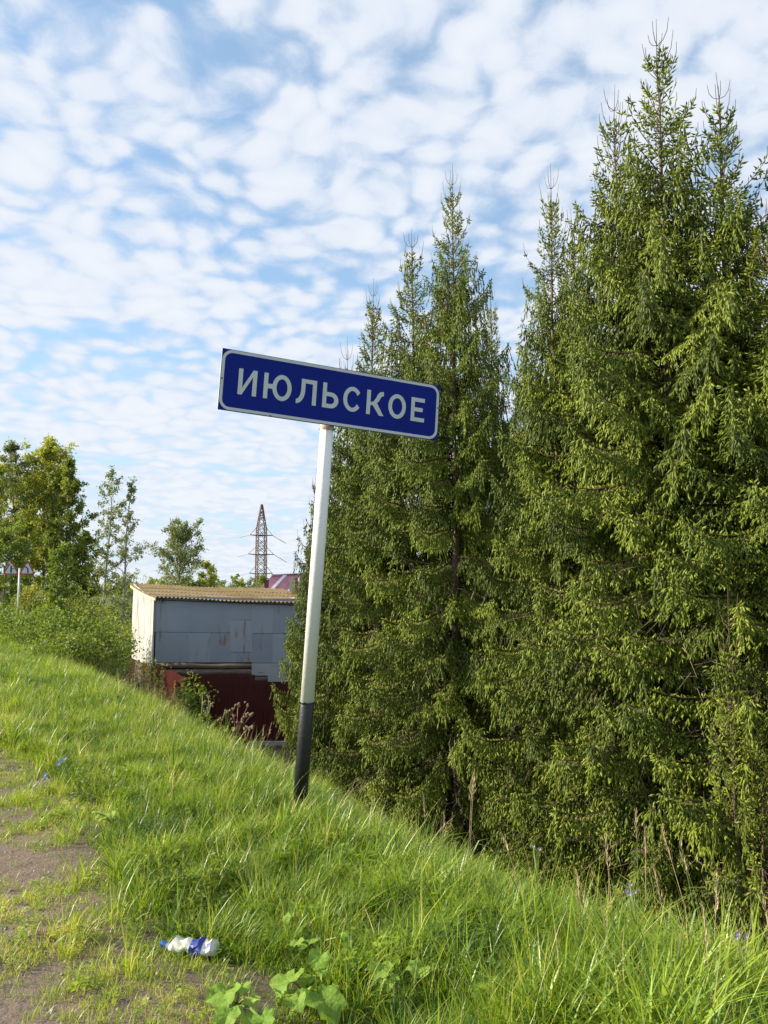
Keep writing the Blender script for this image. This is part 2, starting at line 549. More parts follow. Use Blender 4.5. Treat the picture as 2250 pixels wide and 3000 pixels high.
mb = MB()
ts = np.concatenate([np.arange(-60, 60, 3.0), np.arange(60, 900, 40.0)])
rows = []
for tt in ts:
    for LL in (-8.2, -4.6, -1.0):
        x, y = 0.866 * LL - 0.5 * tt, 0.5 * LL + 0.866 * tt
        rows.append((x, y, 0.012 + (0.06 if LL == -4.6 else 0.0) + 0.004))
F = []
for i in range(len(ts) - 1):
    for k in range(2):
        a = i * 3 + k
        F.append((a, a + 1, a + 4, a + 3))
road = tag(part('road', rows, F, M['asphalt'], None, True), kind='structure')
mb = MB()
for tt in np.arange(-40, 200, 9.0):
    q = []
    for LL, t2 in ((-4.67, tt), (-4.53, tt), (-4.53, tt + 3), (-4.67, tt + 3)):
        q.append((0.866 * LL - 0.5 * t2, 0.5 * LL + 0.866 * t2, 0.084))
    mb.add(q, [(0, 1, 2, 3)])
mb.part('lane_marking', M['road_paint'], road)

# ------------------------------------------------------------------ town sign
PC = Vector((-0.3817, 6.1655, 3.0804))
AX = Vector((0.91596, 0.39709, -0.05778))
AY = Vector((-0.39690, 0.91774, 0.01519))
AZ = Vector((0.05906, 0.00902, 0.99821))
PW, PH = 1.826, 0.465


def onp(u, v, front=0.0):
    return PC + AX * (u - PW / 2) + AZ * (PH / 2 - v) - AY * front


post_top = onp(0.888, 0.10) + AY * 0.075
lean = Vector((0.0655, -0.004, 1.0)).normalized()
k = (post_top.z + 0.45) / lean.z
post_bot = post_top - lean * k
kz = (post_top.z - gz(post_bot.x, post_bot.y)) / lean.z
base = post_top - lean * kz
sign = empty('town_sign', base, 'leaning blue town name sign on a white and black post', 'road sign')
split = post_top - lean * (post_top.z - at(893, 2064, 6.15).z) / lean.z
mb = MB(); mb.tube([split, post_top], 0.053, 28)
post_o = mb.part('post', M['white_paint'], sign, True)
mb = MB(); mb.tube([split + lean * 0.004, split + lean * 0.004 - lean * 0.002, post_bot], [0.0535, 0.0545, 0.0545], 28)
mb.part('post_base', M['black_paint'], sign, True)
# ragged lower rim of the black paint and a rust ring where the post meets the panel
mb = MB()
for k in range(22):
    a = 2 * PI * k / 22 + RNG.uniform(-.1, .1)
    r = 0.0538
    c0 = split + Vector((math.cos(a) * r, math.sin(a) * r, 0))
    mb.box(c0 - Vector((.006, .006, .004)), c0 + Vector((.006, .006, RNG.uniform(0.004, 0.012))))
mb.part('paint_edge', M['black_paint'], sign)
mb = MB(); mb.tube([onp(0.888, 0.482) + AY * .075 + lean * .03, onp(0.888, 0.482) + AY * .075 - lean * 0.012], 0.0536, 24, False)
mb.part('rust_stain', M['rust'], sign, True)


def pvf(pts, f0, f1):
    """prism of a panel-plane outline between two front offsets"""
    n = len(pts)
    V = [tuple(onp(u, v, f1)) for u, v in pts] + [tuple(onp(u, v, f0)) for u, v in pts]
    F = [tuple(range(n - 1, -1, -1)), tuple(range(n, 2 * n))] + [(i, (i + 1) % n, n + (i + 1) % n, n + i) for i in range(n)]
    return V, F


mb = MB(); mb.add(*pvf([(0, 0), (PW, 0), (PW, PH), (0, PH)], -0.018, -0.003))
mb.part('panel_back', M['sign_back'], sign)
mb = MB(); mb.add(*pvf([(0, 0), (PW, 0), (PW, PH), (0, PH)], -0.0028, 0.0))
panel = mb.part('panel', M['sign_blue'], sign)
for vv in (0.12, 0.345):
    bar('clamp_rail', onp(0.02, vv) + AY * .030, onp(PW - .02, vv) + AY * .030, 0.022, M['sign_back'], sign)


def rrect(x0, y0, x1, y1, r, n=9):
    P = []
    for cx, cy, a0 in ((x1 - r, y0 + r, -PI / 2), (x1 - r, y1 - r, 0), (x0 + r, y1 - r, PI / 2), (x0 + r, y0 + r, PI)):
        for i in range(n + 1):
            a = a0 + PI / 2 * i / n
            P.append((cx + r * math.cos(a), cy + r * math.sin(a)))
    return P


def ring_vf(outer, inner, f0, f1, closed=True):
    n = len(outer)
    V = [tuple(onp(*q, f1)) for q in outer] + [tuple(onp(*q, f1)) for q in inner] + [tuple(onp(*q, f0)) for q in outer] + [tuple(onp(*q, f0)) for q in inner]
    F = []
    for i in range(n if closed else n - 1):
        j = (i + 1) % n
        F += [(i, j, n + j, n + i), (2 * n + j, 2 * n + i, 3 * n + i, 3 * n + j), (j, i, 2 * n + i, 2 * n + j), (n + i, n + j, 3 * n + j, 3 * n + i)]
    if not closed:
        F += [(0, n, 3 * n, 2 * n), (n - 1, 3 * n - 1, 4 * n - 1, 2 * n - 1)]
    return V, F


mb = MB(); mb.add(*ring_vf(rrect(0.004, 0.004, PW - .004, PH - .004, 0.080), rrect(0.026, 0.026, PW - .026, PH - .026, 0.058), 0.0003, 0.0012))
mb.part('border', M['sign_white'], panel)
for u, v in ((0.012, 0.228), (PW - .012, 0.190), (0.40, PH - .006), (0.003, 0.45), (0.003, 0.03)):
    mb = MB(); mb.tube([onp(u, v, 0.0012), onp(u, v, 0.0055)], 0.006, 8)
    mb.part('rivet', M['bolt'], panel)

ST = 0.0325
V0, V1 = 0.133, 0.331


def arc(cx, cy, rx, ry, a0, a1, n=26):
    return [(cx + rx * math.cos(math.radians(a0 + (a1 - a0) * i / n)), cy + ry * math.sin(math.radians(a0 + (a1 - a0) * i / n))) for i in range(n + 1)]


def rect(u0, v0, u1, v1):
    return [(u0, v0), (u1, v0), (u1, v1), (u0, v1)]


def letter(shapes):
    b = MB()
    for i, s in enumerate(shapes):
        f0, f1 = 0.0003, 0.0012 + 0.00012 * i
        if isinstance(s, tuple):
            b.add(*ring_vf(s[0], s[1], f0, f1, s[2]))
        else:
            b.add(*pvf(s, f0, f1))
    b.part('letter', M['sign_white'], panel)


def oval(u0, u1, v0=V0 - .002, v1=V1 + .002, st=ST):
    cx, cy, rx, ry = (u0 + u1) / 2, (v0 + v1) / 2, (u1 - u0) / 2, (v1 - v0) / 2
    return (arc(cx, cy, rx, ry, 0, 360, 48)[:-1], arc(cx, cy, rx - st, ry - st, 0, 360, 48)[:-1], True)


letter([rect(.1365, V0, .1365 + ST, V1), rect(.2785 - ST, V0, .2785, V1), [(.1365 + ST - .001, V1), (.1365 + ST - .001, V1 - .052), (.2785 - ST + .001, V0), (.2785 - ST + .001, V0 + .052)]])
letter([rect(.332, V0, .332 + ST, V1), rect(.332 + ST, .214, .412, .250), oval(.400, .552)])
lo = [(.629, V0)] + [(.629, .215)] + arc(.592, .215, .037, .082, 0, 90, 12)[1:]
li = [(.629 + ST, V0)] + [(.629 + ST, .222)] + arc(.592, .222, .037 + ST, .109, 0, 90, 12)[1:]
letter([(lo, li, False), rect(.629 + ST, V0, .754 - ST, V0 + ST), rect(.754 - ST, V0, .754, V1)])
bo = [(.805 + ST, .205)] + arc(.876, .268, .0625, .063, -90, 90, 20) + [(.805 + ST, V1)]
bi = [(.805 + ST, .205 + ST)] + arc(.870, .268, .0335, .063 - ST, -90, 90, 20) + [(.805 + ST, V1 - ST)]
letter([rect(.805, V0, .805 + ST, V1), (bo, bi, False)])
letter([(arc(1.0555, .232, .0775, .1005, 36, 324, 40), arc(1.0555, .232, .0775 - ST, .1005 - ST, 30, 330, 40), False)])
ko = [(1.208, .232), (1.236, .222), (1.258, .190), (1.272, .158), (1.290, .139), (1.322, .131)]
ki = [(1.208, .232 + .025), (1.252, .246), (1.284, .214), (1.300, .181), (1.310, .170), (1.324, .165)]
letter([rect(1.178, V0, 1.178 + ST, V1), (ko, ki, False), [(1.228, .247), (1.262, .222), (1.330, V1), (1.290, V1)]])
letter([oval(1.368, 1.5245)])
letter([rect(1.571, V0, 1.571 + ST, V1), rect(1.571 + ST, V0, 1.693, V0 + .033), rect(1.571 + ST, .214, 1.677, .214 + .033), rect(1.571 + ST, V1 - .033, 1.6945, V1)])

# ------------------------------------------------------------------ double warning sign far along the verge
WY = 45.0
wp = at(55, 1683, WY)
wbase = Vector((at(50, 1800, WY).x, WY, gz(at(50, 1800, WY).x, WY)))
ws = empty('warning_sign', wbase, 'pair of red edged triangular warning signs on a pale post', 'road sign')
mb = MB(); mb.tube([wbase + Vector((0, 0.06, -.3)), wp + Vector((0, .06, 0.35))], 0.045, 12)
mb.part('post', M['white_paint'], ws, True)


def tri(cx, cz, side, y):
    h = side * .866
    pts = []
    r = side * .06
    for px, pz, a0 in ((cx - side / 2 + r * 1.73, cz + r, 150), (cx + side / 2 - r * 1.73, cz + r, 270), (cx, cz + h - 2 * r, 30)):
        for i in range(6):
            a = math.radians(a0 + i * 24)
            pts.append((px + r * math.cos(a), y, pz + r * math.sin(a)))
    return pts


def slab(name, pts, dy, mat, parent):
    n = len(pts)
    V = list(pts) + [(x, y + dy, z) for x, y, z in pts]
    F = [tuple(range(n)), tuple(range(2 * n - 1, n - 1, -1))] + [((i + 1) % n, i, n + i, n + (i + 1) % n) for i in range(n)]
    return part(name, V, F, mat, parent)


for i, cx in enumerate((wp.x - 0.44, wp.x + 0.47)):
    z0 = wp.z
    pl = slab('panel', tri(cx, z0, 0.92, WY - .01), 0.012, M['red_film'], ws)
    slab('face', tri(cx, z0 + .062, 0.70, WY - .016), 0.004, M['sign_white'], pl)
    if i == 0:
        mb = MB(); mb.box((cx - .045, WY - .022, z0 + .10), (cx + .05, WY - .018, z0 + .48)); mb.box((cx + .05, WY - .022, z0 + .295), (cx + .17, WY - .018, z0 + .34))
        mb.part('symbol', M['blue_mark'], pl)
    else:
        o = [(cx + .085, z0 + .09), (cx + .085, z0 + .28), (cx + .06, z0 + .36), (cx - .03, z0 + .435), (cx - .13, z0 + .46)]
        q = [(cx + .005, z0 + .09), (cx + .005, z0 + .27), (cx - .01, z0 + .32), (cx - .07, z0 + .375), (cx - .14, z0 + .395)]
        V = [(x, WY - .022, z) for x, z in o] + [(x, WY - .022, z) for x, z in q] + [(x, WY - .018, z) for x, z in o] + [(x, WY - .018, z) for x, z in q]
        n = 5
        F = []
        for j in range(n - 1):
            F += [(j, n + j, n + j + 1, j + 1), (2 * n + j, 2 * n + j + 1, 3 * n + j + 1, 3 * n + j), (j, j + 1, 2 * n + j + 1, 2 * n + j), (n + j, 3 * n + j, 3 * n + j + 1, n + j + 1)]
        part('symbol', V, F, M['blue_mark'], pl)

# ------------------------------------------------------------------ shed
SY = 30.0


def z3(zx, zy, Y=SY):
    """pixel of the shed close-up to a point at depth Y"""
    return at(350 + zx * 0.36166, 1650 + zy * 0.36166, Y)


SIDE = Vector((-0.48, 0.877, 0))
DEP = 4.0
c_bl = z3(297, 800)
sx0 = c_bl.x
sx1 = at(935, 1700, SY).x
zg = gz(-6, SY)
shed = empty('shed', (sx0, SY, zg), 'grey sheet metal shed with mossy corrugated roof behind the red fence', 'shed')
zt = z3(305, 284).z
zb = c_bl.z


def para(mb, u0, u1, v0, v1, z0, z1):
    P = []
    for z in (z0, z1):
        for u, v in ((u0, v0), (u1, v0), (u1, v1), (u0, v1)):
            q = Vector((sx0 + u, SY, 0)) + SIDE * v
            P.append((q.x, q.y, z))
    mb.add(P, [(0, 3, 2, 1), (4, 5, 6, 7), (0, 1, 5, 4), (1, 2, 6, 5), (2, 3, 7, 6), (3, 0, 4, 7)])


SW = sx1 - sx0
mb = MB(); para(mb, 0.04, SW, 0.06, DEP - .05, zg - .2, zt - .02)
mb.part('wall', M['timber'], shed)
# logs of the lower frame
for i in range(9):
    zc = zb - 0.02 - 0.115 - i * 0.235
    mb = MB()
    n = 14
    pts = [Vector((sx0 + SW * k / n, SY - 0.015 + 0.01 * math.sin(k * 1.7 + i), zc + 0.012 * math.sin(k * .9 + i * 2))) for k in range(n + 1)]
    mb.tube(pts, [0.118 + 0.008 * math.sin(k * 1.3 + i * 3) for k in range(n + 1)], 10)
    mb.part('log', M['log'], shed, True)


def sheet(zx0, zy0, zx1, zy1, off=0.0, mat='sheet', tilt=0.0):
    a, c = z3(zx0 + .8, zy0 + 1.6), z3(zx1 - .8, zy1 - 1.6)
    n = 5
    V, F = [], []
    for i in range(n + 1):
        for j in range(n + 1):
            s, r = i / n, j / n
            bul = 0.003 * math.sin(3.1 * s + zx0) * math.sin(2.7 * r + zy0)
            V.append((a.x + (c.x - a.x) * s + tilt * (r - .5), SY - 0.135 - off * .5 + bul, c.z + (a.z - c.z) * r))
    for i in range(n):
        for j in range(n):
            q = i * (n + 1) + j
            F.append((q, q + n + 1, q + n + 2, q + 1))
    m = len(V)
    V += [(x, y + .0025, z) for x, y, z in V]
    F += [tuple(m + k for k in reversed(f)) for f in list(F)]
    rim = [i * (n + 1) for i in range(n + 1)] + [n * (n + 1) + j for j in range(1, n + 1)] + [i * (n + 1) + n for i in range(n - 1, -1, -1)] + list(range(n - 1, 0, -1))
    for k in range(len(rim)):
        p_, q_ = rim[k], rim[(k + 1) % len(rim)]
        F.append((q_, p_, m + p_, m + q_))
    part('wall_sheet', V, F, M[mat], shed, False)


ups = [300, 402, 567, 737, 906]
for i in range(4):
    sheet(ups[i], 262 + i * 4, ups[i + 1], 556 + 2 * i, 0.010 + 0.004 * (i % 2))
lows = [300, 387, 567, 737, 906]
for i in range(4):
    sheet(lows[i], 556 + 2 * i, lows[i + 1], 802, 0.001 + 0.003 * (i % 2))
sheet(906, 280, 1081, 459, 0.012)
sheet(906, 458, 1081, 718, 0.024, tilt=0.006)
sheet(906, 718, 951, 802, 0.004); sheet(951, 718, 1080, 801, 0.008)
rt = [1078, 1245, 1405, 1575]
for i in range(3):
    sheet(rt[i], 285 + 4 * i, rt[i + 1], 567, 0.010 + 0.004 * (i % 2))
    sheet(rt[i], 567, rt[i + 1], 806, 0.001 + 0.003 * (i % 2))
sheet(1076, 806, 1575, 908, 0.016, 'sheet_new')
sheet(1206, 900, 1575, 1060, 0.021, 'sheet_new')
# sunlit side wall: upright sheets
zs0 = zb - 0.05
edges = [0.0, 1.05, 2.0, 2.9, DEP]
for i in range(4):
    mb = MB()
    n = 8
    V, F = [], []
    for k in range(n + 1):
        s = k / n
        v = edges[i] + (edges[i + 1] - edges[i] - 0.035) * s
        for j in range(7):
            r = j / 6
            top = zt - 0.06 + 0.16 * v
            curl = 0.05 * max(0, s - .8) * 5 * abs(math.sin(5 * r + i * 2)) if i in (0, 1, 2) else 0
            q = Vector((sx0, SY, 0)) + SIDE * v + Vector((-0.877, -0.48, 0)) * (0.10 + 0.008 * (i % 2) + curl + 0.015 * math.sin(4 * r + 3 * s + i))
            V.append((q.x, q.y, zs0 - 0.12 + (top - zs0 + 0.12) * r))
    for k in range(n):
        for j in range(6):
            a = k * 7 + j
            F.append((a, a + 1, a + 8, a + 7))
    part('wall_sheet', V, F, M['sheet_lit'], shed, True)
bar('corner_trim', (sx0 - .09, SY - .155, zb - 0.05), (sx0 - .07, SY - .155, zt - .05), 0.06, M['sheet_lit'], shed, 0.05)

# roof of overlapping corrugated sheets
roof = empty('roof', (0, 0, 0))
roof.parent = shed
roof.location = (0, 0, 0)
ORG[roof.name] = ORG[shed.name]


def roof_z(u, v):
    f = v / 5.0
    return zt + 0.03 + 0.34 * f + 0.22 * f * f - 0.038 * u + 0.02 * math.sin(u * 1.3 + 1)


def roof_pt(u, v, dz=0.0):
    q = Vector((sx0 + u, SY, 0)) + SIDE * v
    return (q.x, q.y, roof_z(u, v) + dz)


ncol, ncrs = 6, 4
cw = (SW + 0.5) / ncol
v_edges = [-0.42, 0.78, 2.0, 3.2, 4.55]
for r in range(ncrs):
    for cidx in range(ncol):
        u0 = -0.18 + cidx * cw
        jitter = RNG.uniform(-.05, .05) if r else 0.0
        V, F = [], []
        nu, nv = int(round(cw / 0.15 * 6)), 3
        for iu in range(nu + 1):
            u = u0 + (cw + 0.05) * iu / nu
            wave = 0.030 * math.sin(2 * PI * u / 0.15)
            for iv in range(nv + 1):
                v = v_edges[r] - (0.12 if r else 0) + jitter + (v_edges[r + 1] - v_edges[r] + (0.12 if r else 0)) * iv / nv
                lift = 0.022 * (1 - iv / nv) * (1 if r else 0) + 0.006 * cidx % 0.012
                V.append(roof_pt(u, v, wave + lift + 0.02))
        for iu in range(nu):
            for iv in range(nv):
                a = iu * (nv + 1) + iv
                F.append((a, a + nv + 1, a + nv + 2, a + 1))
        m_ = len(V)
        V += [(x, y, z - .008) for x, y, z in V]
        F += [tuple(m_ + k for k in reversed(f)) for f in list(F)]
        for iu in range(nu):
            a, b_ = iu * (nv + 1), (iu + 1) * (nv + 1)
            F.append((b_, a, m_ + a, m_ + b_))
            a, b_ = a + nv, b_ + nv
            F.append((a, b_, m_ + b_, m_ + a))
        for iv in range(nv):
            a = iv
            F.append((a, a + 1, m_ + a + 1, m_ + a))
        part('roofing_sheet', V, F, M['roof'], roof, False)
# broken pale sheet edge and boards under the eaves
V = [roof_pt(5.2, 0.75, .10), roof_pt(6.3, 0.30, .10), roof_pt(6.5, 0.75, .11), roof_pt(5.7, 1.05, .11)]
V += [(x, y, z - .012) for x, y, z in V]
part('loose_sheet', V, [(0, 1, 2, 3), (7, 6, 5, 4), (0, 4, 5, 1), (1, 5, 6, 2), (2, 6, 7, 3), (3, 7, 4, 0)], M['pale_strip'], roof)
for k in range(6):
    v0_, v1_ = -0.30 + k * 0.78, -0.30 + (k + 1) * 0.78
    bar('rake_board', Vector(roof_pt(-0.15, v0_, -.075)), Vector(roof_pt(-0.15, v1_, -.075)), 0.03, M['fascia'], roof, 0.10)
bar('eave_board', Vector(roof_pt(0, -0.16, -.09)), Vector(roof_pt(SW, -0.16, -.09)), 0.10, M['timber'], roof, 0.03)
bar('rafter', Vector(roof_pt(0.05, -0.36, -.10)), Vector(roof_pt(0.05, 4.3, -.10)), 0.07, M['timber'], roof, 0.11)

# ------------------------------------------------------------------ red metal fence
FY = 25.7
fc = at(539, 2140, FY)
fz = gz(fc.x + 1.2, FY)
fence = empty('metal_fence', (fc.x, FY, fz), 'dark red profiled metal fence round the shed yard', 'fence')


def fence_sheet(p0, p1, z0, z1, off=0.0):
    p0, p1 = Vector(p0), Vector(p1)
    d = (p1 - p0)
    ln = d.length
    d.normalize()
    nn = Vector((d.y, -d.x, 0))
    prof = [(0, 0), (.05, 0), (.062, .005), (.10, .005), (.112, 0)]
    us = []
    k = 0
    while k * .115 < ln:
        for a, b_ in prof:
            if k * .115 + a < ln:
                us.append((k * .115 + a, b_))
        k += 1
    us.append((ln, 0))
    V, F = [], []
    for u, h in us:
        q = p0 + d * u + nn * (h + off)
        V += [(q.x, q.y, z0), (q.x, q.y, z1)]
    for i in range(len(us) - 1):
        F.append((2 * i, 2 * i + 2, 2 * i + 3, 2 * i + 1))
    n = len(V)
    V += [(x - nn.x * .003, y - nn.y * .003, z) for x, y, z in V]
    F += [tuple(n + j for j in reversed(f)) for f in list(F)]
    part('fence_sheet', V, F, M['red_sheet'], fence)


ztop = at(539, 1984, FY).z
xw = 1.1
xs = fc.x
for i in range(8):
    step = at(0, 1977, FY).z if xs + xw * .5 < at(786, 1977, FY).x else at(0, 1997, FY).z
    nx_ = min(xs + xw, at(786, 1977, FY).x) if xs < at(786, 1977, FY).x - .3 else xs + xw
    fence_sheet((xs, FY, 0), (nx_ + .02, FY, 0), gz(xs, FY) - 0.35 if i < 2 else fz + 0.02, step, 0.004 * (i % 2))
    bar('fence_post', (xs + .04, FY + .05, fz - .3), (xs + .04, FY + .05, step - .02), 0.05, M['red_sheet'], fence)
    xs = nx_
for zr in (0.35, 1.45):
    bar('fence_rail', (fc.x, FY + .03, fz + zr), (xs, FY + .03, fz + zr), 0.035, M['red_sheet'], fence)
bar('plinth', (fc.x + .8, FY - .02, fz + .0), (xs, FY - .02, fz + .0), 0.16, M['concrete'], fence, 0.22)
q0 = Vector((fc.x, FY, 0))
q1 = at(378, 1922, 35.0); q1.z = 0
d = (q1 - q0)
ns = 9
for i in range(ns):
    a, b_ = q0 + d * (i / ns), q0 + d * ((i + 1) / ns + .002)
    za = gz((a.x + b_.x) / 2, (a.y + b_.y) / 2)
    fence_sheet(b_, a, za - .4, ztop + 0.03 * math.sin(i * 2.1), 0.004 * (i % 2))
    bar('fence_post', (a.x + .07, a.y + .04, za - .4), (a.x + .07, a.y + .04, ztop - .04), 0.05, M['red_sheet'], fence)

# ------------------------------------------------------------------ plum roofed house behind
HYa, HYb = 55.0, 51.0
r1, r2 = at(797, 1686, HYa), at(930, 1680, HYa + 2.5)
dirr = (r2 - r1).normalized()
r2 = r1 + dirr * 8.5
sl = Vector((-1.05, -4.4, -1.75))
e1, e2 = r1 + sl, r2 + sl
b1, b2 = r1 + Vector((1.05, 4.4, -1.75)), r2 + Vector((1.05, 4.4, -1.75))
hzg = gz(r1.x, r1.y)
house = empty('house', (r1.x, r1.y, hzg), 'house with a plum metal roof behind the grey shed', 'house')


def thick(mb, q, h):
    n = len(q)
    V = [tuple(p_) for p_ in q] + [(p_[0], p_[1], p_[2] - h) for p_ in q]
    mb.add(V, [tuple(range(n)), tuple(range(2 * n - 1, n - 1, -1))] + [((i + 1) % n, i, n + i, n + (i + 1) % n) for i in range(n)])


hroof = empty('roof', (0, 0, 0)); hroof.parent = house; hroof.location = (0, 0, 0); ORG[hroof.name] = ORG[house.name]
for k in range(8):
    f0, f1 = k / 8 - (0.002 if k else 0), (k + 1) / 8
    for ea, eb in ((e1, e2), (b1, b2)):
        mb = MB()
        up_ = Vector((0, 0, 0.012 * (k % 2)))
        thick(mb, [ea.lerp(eb, f0) + up_, ea.lerp(eb, f1) + up_, r1.lerp(r2, f1) + up_, r1.lerp(r2, f0) + up_] if ea is e1 else [ea.lerp(eb, f1) + up_, ea.lerp(eb, f0) + up_, r1.lerp(r2, f0) + up_, r1.lerp(r2, f1) + up_], 0.05)
        mb.part('roof_sheet', M['pink_roof'], hroof)
for fa, fb in ((0.115, 0.15), (0.30, 0.335)):
    mb = MB()
    up_ = Vector((0, -0.02, 0.04))
    thick(mb, [e1.lerp(e2, fa) + up_, e1.lerp(e2, fb) + up_, r1.lerp(r2, fb) + up_, r1.lerp(r2, fa) + up_], 0.025)
    mb.part('pale_roof_strip', M['pale_strip'], hroof)
bar('ridge_cap', r1 + Vector((0, 0, .04)), r2 + Vector((0, 0, .04)), 0.20, M['pink_roof'], hroof, 0.06)
ch = at(781, 1702, 51.5)
mb = MB(); mb.box((ch.x - .13, ch.y - .13, ch.z - 1.6), (ch.x + .13, ch.y + .13, ch.z)); mb.box((ch.x - .17, ch.y - .17, ch.z), (ch.x + .17, ch.y + .17, ch.z + .06))
mb.part('chimney', M['pylon_rust'], hroof)
vp = at(854, 1690, 52.0)
bar('vent_pipe', vp - Vector((0, 0, 1.4)), vp, 0.22, M['fascia'], hroof)
bar('vent_pipe', vp + Vector((.32, .1, -1.4)), vp + Vector((.32, .1, -.06)), 0.16, M['pylon_rust'], hroof)
wl = []
for f_, z_ in ((e1.lerp(r1, .12), 0), (e2.lerp(r2, .12), 0), (b2.lerp(r2, .12), 0), (b1.lerp(r1, .12), 0)):
    wl.append(f_)
mb = MB()
zw = e1.z + 0.12
V = [(p_.x, p_.y, hzg - .2) for p_ in wl] + [(p_.x, p_.y, zw) for p_ in wl] + [(r1.x, r1.y, r1.z - .08), (r2.x, r2.y, r2.z - .08)]
mb.add(V, [(0, 1, 5, 4), (1, 2, 6, 9, 5), (2, 3, 7, 6), (3, 0, 4, 8, 7)])
mb.part('wall', M['house_wall'], house)
for f_ in (0.25, 0.6):
    c0 = wl[0].lerp(wl[1], f_)
    n_ = Vector((dirr.y, -dirr.x, 0)) * 0.04
    a = c0 + n_ - dirr * .5; b_ = c0 + n_ + dirr * .5
    wz = hzg + 1.3
    wd = part('window', [(a.x, a.y, wz), (b_.x, b_.y, wz), (b_.x, b_.y, wz + 1.2), (a.x, a.y, wz + 1.2)], [(0, 1, 2, 3)], M['glass'], house)
    bar('frame', (a.x, a.y, wz - .05), (b_.x, b_.y, wz - .05), 0.1, M['pale_strip'], wd)
    bar('frame', (a.x, a.y, wz + 1.25), (b_.x, b_.y, wz + 1.25), 0.1, M['pale_strip'], wd)

# ------------------------------------------------------------------ lattice pylon and its wires
PY = 200.0
pt = at(767, 1478, PY)
pz0 = gz(pt.x, PY)
pyl = empty('power_pylon', (pt.x, PY, pz0), 'rusty lattice power pylon with three crossarms beyond the shed', 'pylon')
rotp = math.radians(24)


def pyp(x, y, z):
    return Vector((pt.x + x * math.cos(rotp) - y * math.sin(rotp), PY + x * math.sin(rotp) + y * math.cos(rotp), z))


zA = at(767, 1550, PY).z      # foot of the peak
zarm = [at(767, y_, PY).z for y_ in (1569, 1625, 1681)]
HB = 1.14
levels = [pz0, pz0 + 3.2, pz0 + 6.0]
z_ = levels[-1]
while z_ < zA - 2.2:
    z_ += 1.75
    levels.append(z_)
levels[-1] = zA


def half(z):
    if z >= zA:
        f = (z - zA) / (pt.z - zA)
        return HB * .93 * (1 - f) + 0.16 * f
    f = (zA - z) / (zA - pz0)
    return HB * (.93 + 0.12 * f) + (1.6 * max(0, f - .72) / .28)


lv = levels + [zA + (pt.z - zA) * f for f in (0.30, 0.55, 0.76, 0.9, 1.0)]
cr = [(-1, -1), (1, -1), (1, 1), (-1, 1)]
for cx_, cy_ in cr:
    mb = MB()
    mb.tube([pyp(cx_ * half(z), cy_ * half(z), z) for z in lv], 0.12, 4)
    mb.part('leg', M['pylon_rust'], pyl)
for i in range(len(lv) - 1):
    za, zb_ = lv[i], lv[i + 1]
    ha, hb = half(za), half(zb_)
    for k in range(4):
        a, b_ = cr[k], cr[(k + 1) % 4]
        bar('brace', pyp(a[0] * ha, a[1] * ha, za), pyp(b_[0] * hb, b_[1] * hb, zb_), 0.12, M['pylon_rust'], pyl)
        bar('brace', pyp(b_[0] * ha, b_[1] * ha, za), pyp(a[0] * hb, a[1] * hb, zb_), 0.12, M['pylon_rust'], pyl)
        if i and i % 2 == 0 or zb_ == zA:
            bar('strut', pyp(a[0] * hb, a[1] * hb, zb_), pyp(b_[0] * hb, b_[1] * hb, zb_), 0.09, M['pylon_rust'], pyl)
wire_ends = []
for k, z in enumerate(zarm):
    h_ = half(z)
    ln = 2.9 + 0.35 * (k == 1)
    arm = MB()
    for s in (-1, 1):
        for yy in (-h_, h_):
            arm.tube([pyp(s * h_ * .6, yy, z), pyp(s * ln, 0, z + .12)], 0.10, 4)
        arm.tube([pyp(s * h_, 0, z + 2.2), pyp(s * ln, 0, z + .15)], 0.06, 4)
        for f in (.3, .6):
            w_ = h_ * (1 - f)
            arm.tube([pyp(s * (h_ + (ln - h_) * f), -w_, z + .06), pyp(s * (h_ + (ln - h_) * f), w_, z + .06)], 0.06, 4)
    arm.tube([pyp(-h_, -h_, z), pyp(h_, -h_, z)], 0.12, 4); arm.tube([pyp(-h_, h_, z), pyp(h_, h_, z)], 0.12, 4)
    ao = arm.part('crossarm', M['pylon_rust'], pyl)
    for s, dx, dz in ((1, 3.4, -2.0), (-1, -2.6, -.5)):
        p0_ = pyp(s * ln, 0, z + .1)
        p1_ = p0_ + Vector((dx, -1.0 * s, dz))
        ins = MB()
        n = 12
        ins.tube([p0_.lerp(p1_, f / n) for f in range(n + 1)], [0.05 if f % 2 else 0.13 for f in range(n + 1)], 6)
        ins.part('insulator', M['porcelain'], ao)
        wire_ends.append((s, p1_))
bar('earth_wire_arm', pyp(-.3, 0, pt.z), pyp(.3, 0, pt.z), 0.12, M['pylon_rust'], pyl)
for i, (s, p1_) in enumerate(wire_ends):
    far = p1_ + (Vector((150, -55, -6)) if s > 0 else Vector((-190, 25, 4)))
    mb = MB()
    n = 16
    mb.tube([p1_.lerp(far, k / n) - Vector((0, 0, 9.0 * 4 * (k / n) * (1 - k / n) * (0.9 if s > 0 else .45))) for k in range(n + 1)], 0.009, 4)
    wo_ = mb.part('overhead_wire', M['wire'])
    tag(wo_, 'thin overhead power wire strung from the lattice pylon to the ' + ('shed side behind the spruces' if s > 0 else 'aspen side'), 'wire', 'power wires on the pylon, ' + ('spruce side' if s > 0 else 'aspen side'))

# ------------------------------------------------------------------ spruces
def unit(v):
    n = math.sqrt(v[0] ** 2 + v[1] ** 2 + v[2] ** 2) + 1e-9
    return (v[0] / n, v[1] / n, v[2] / n)


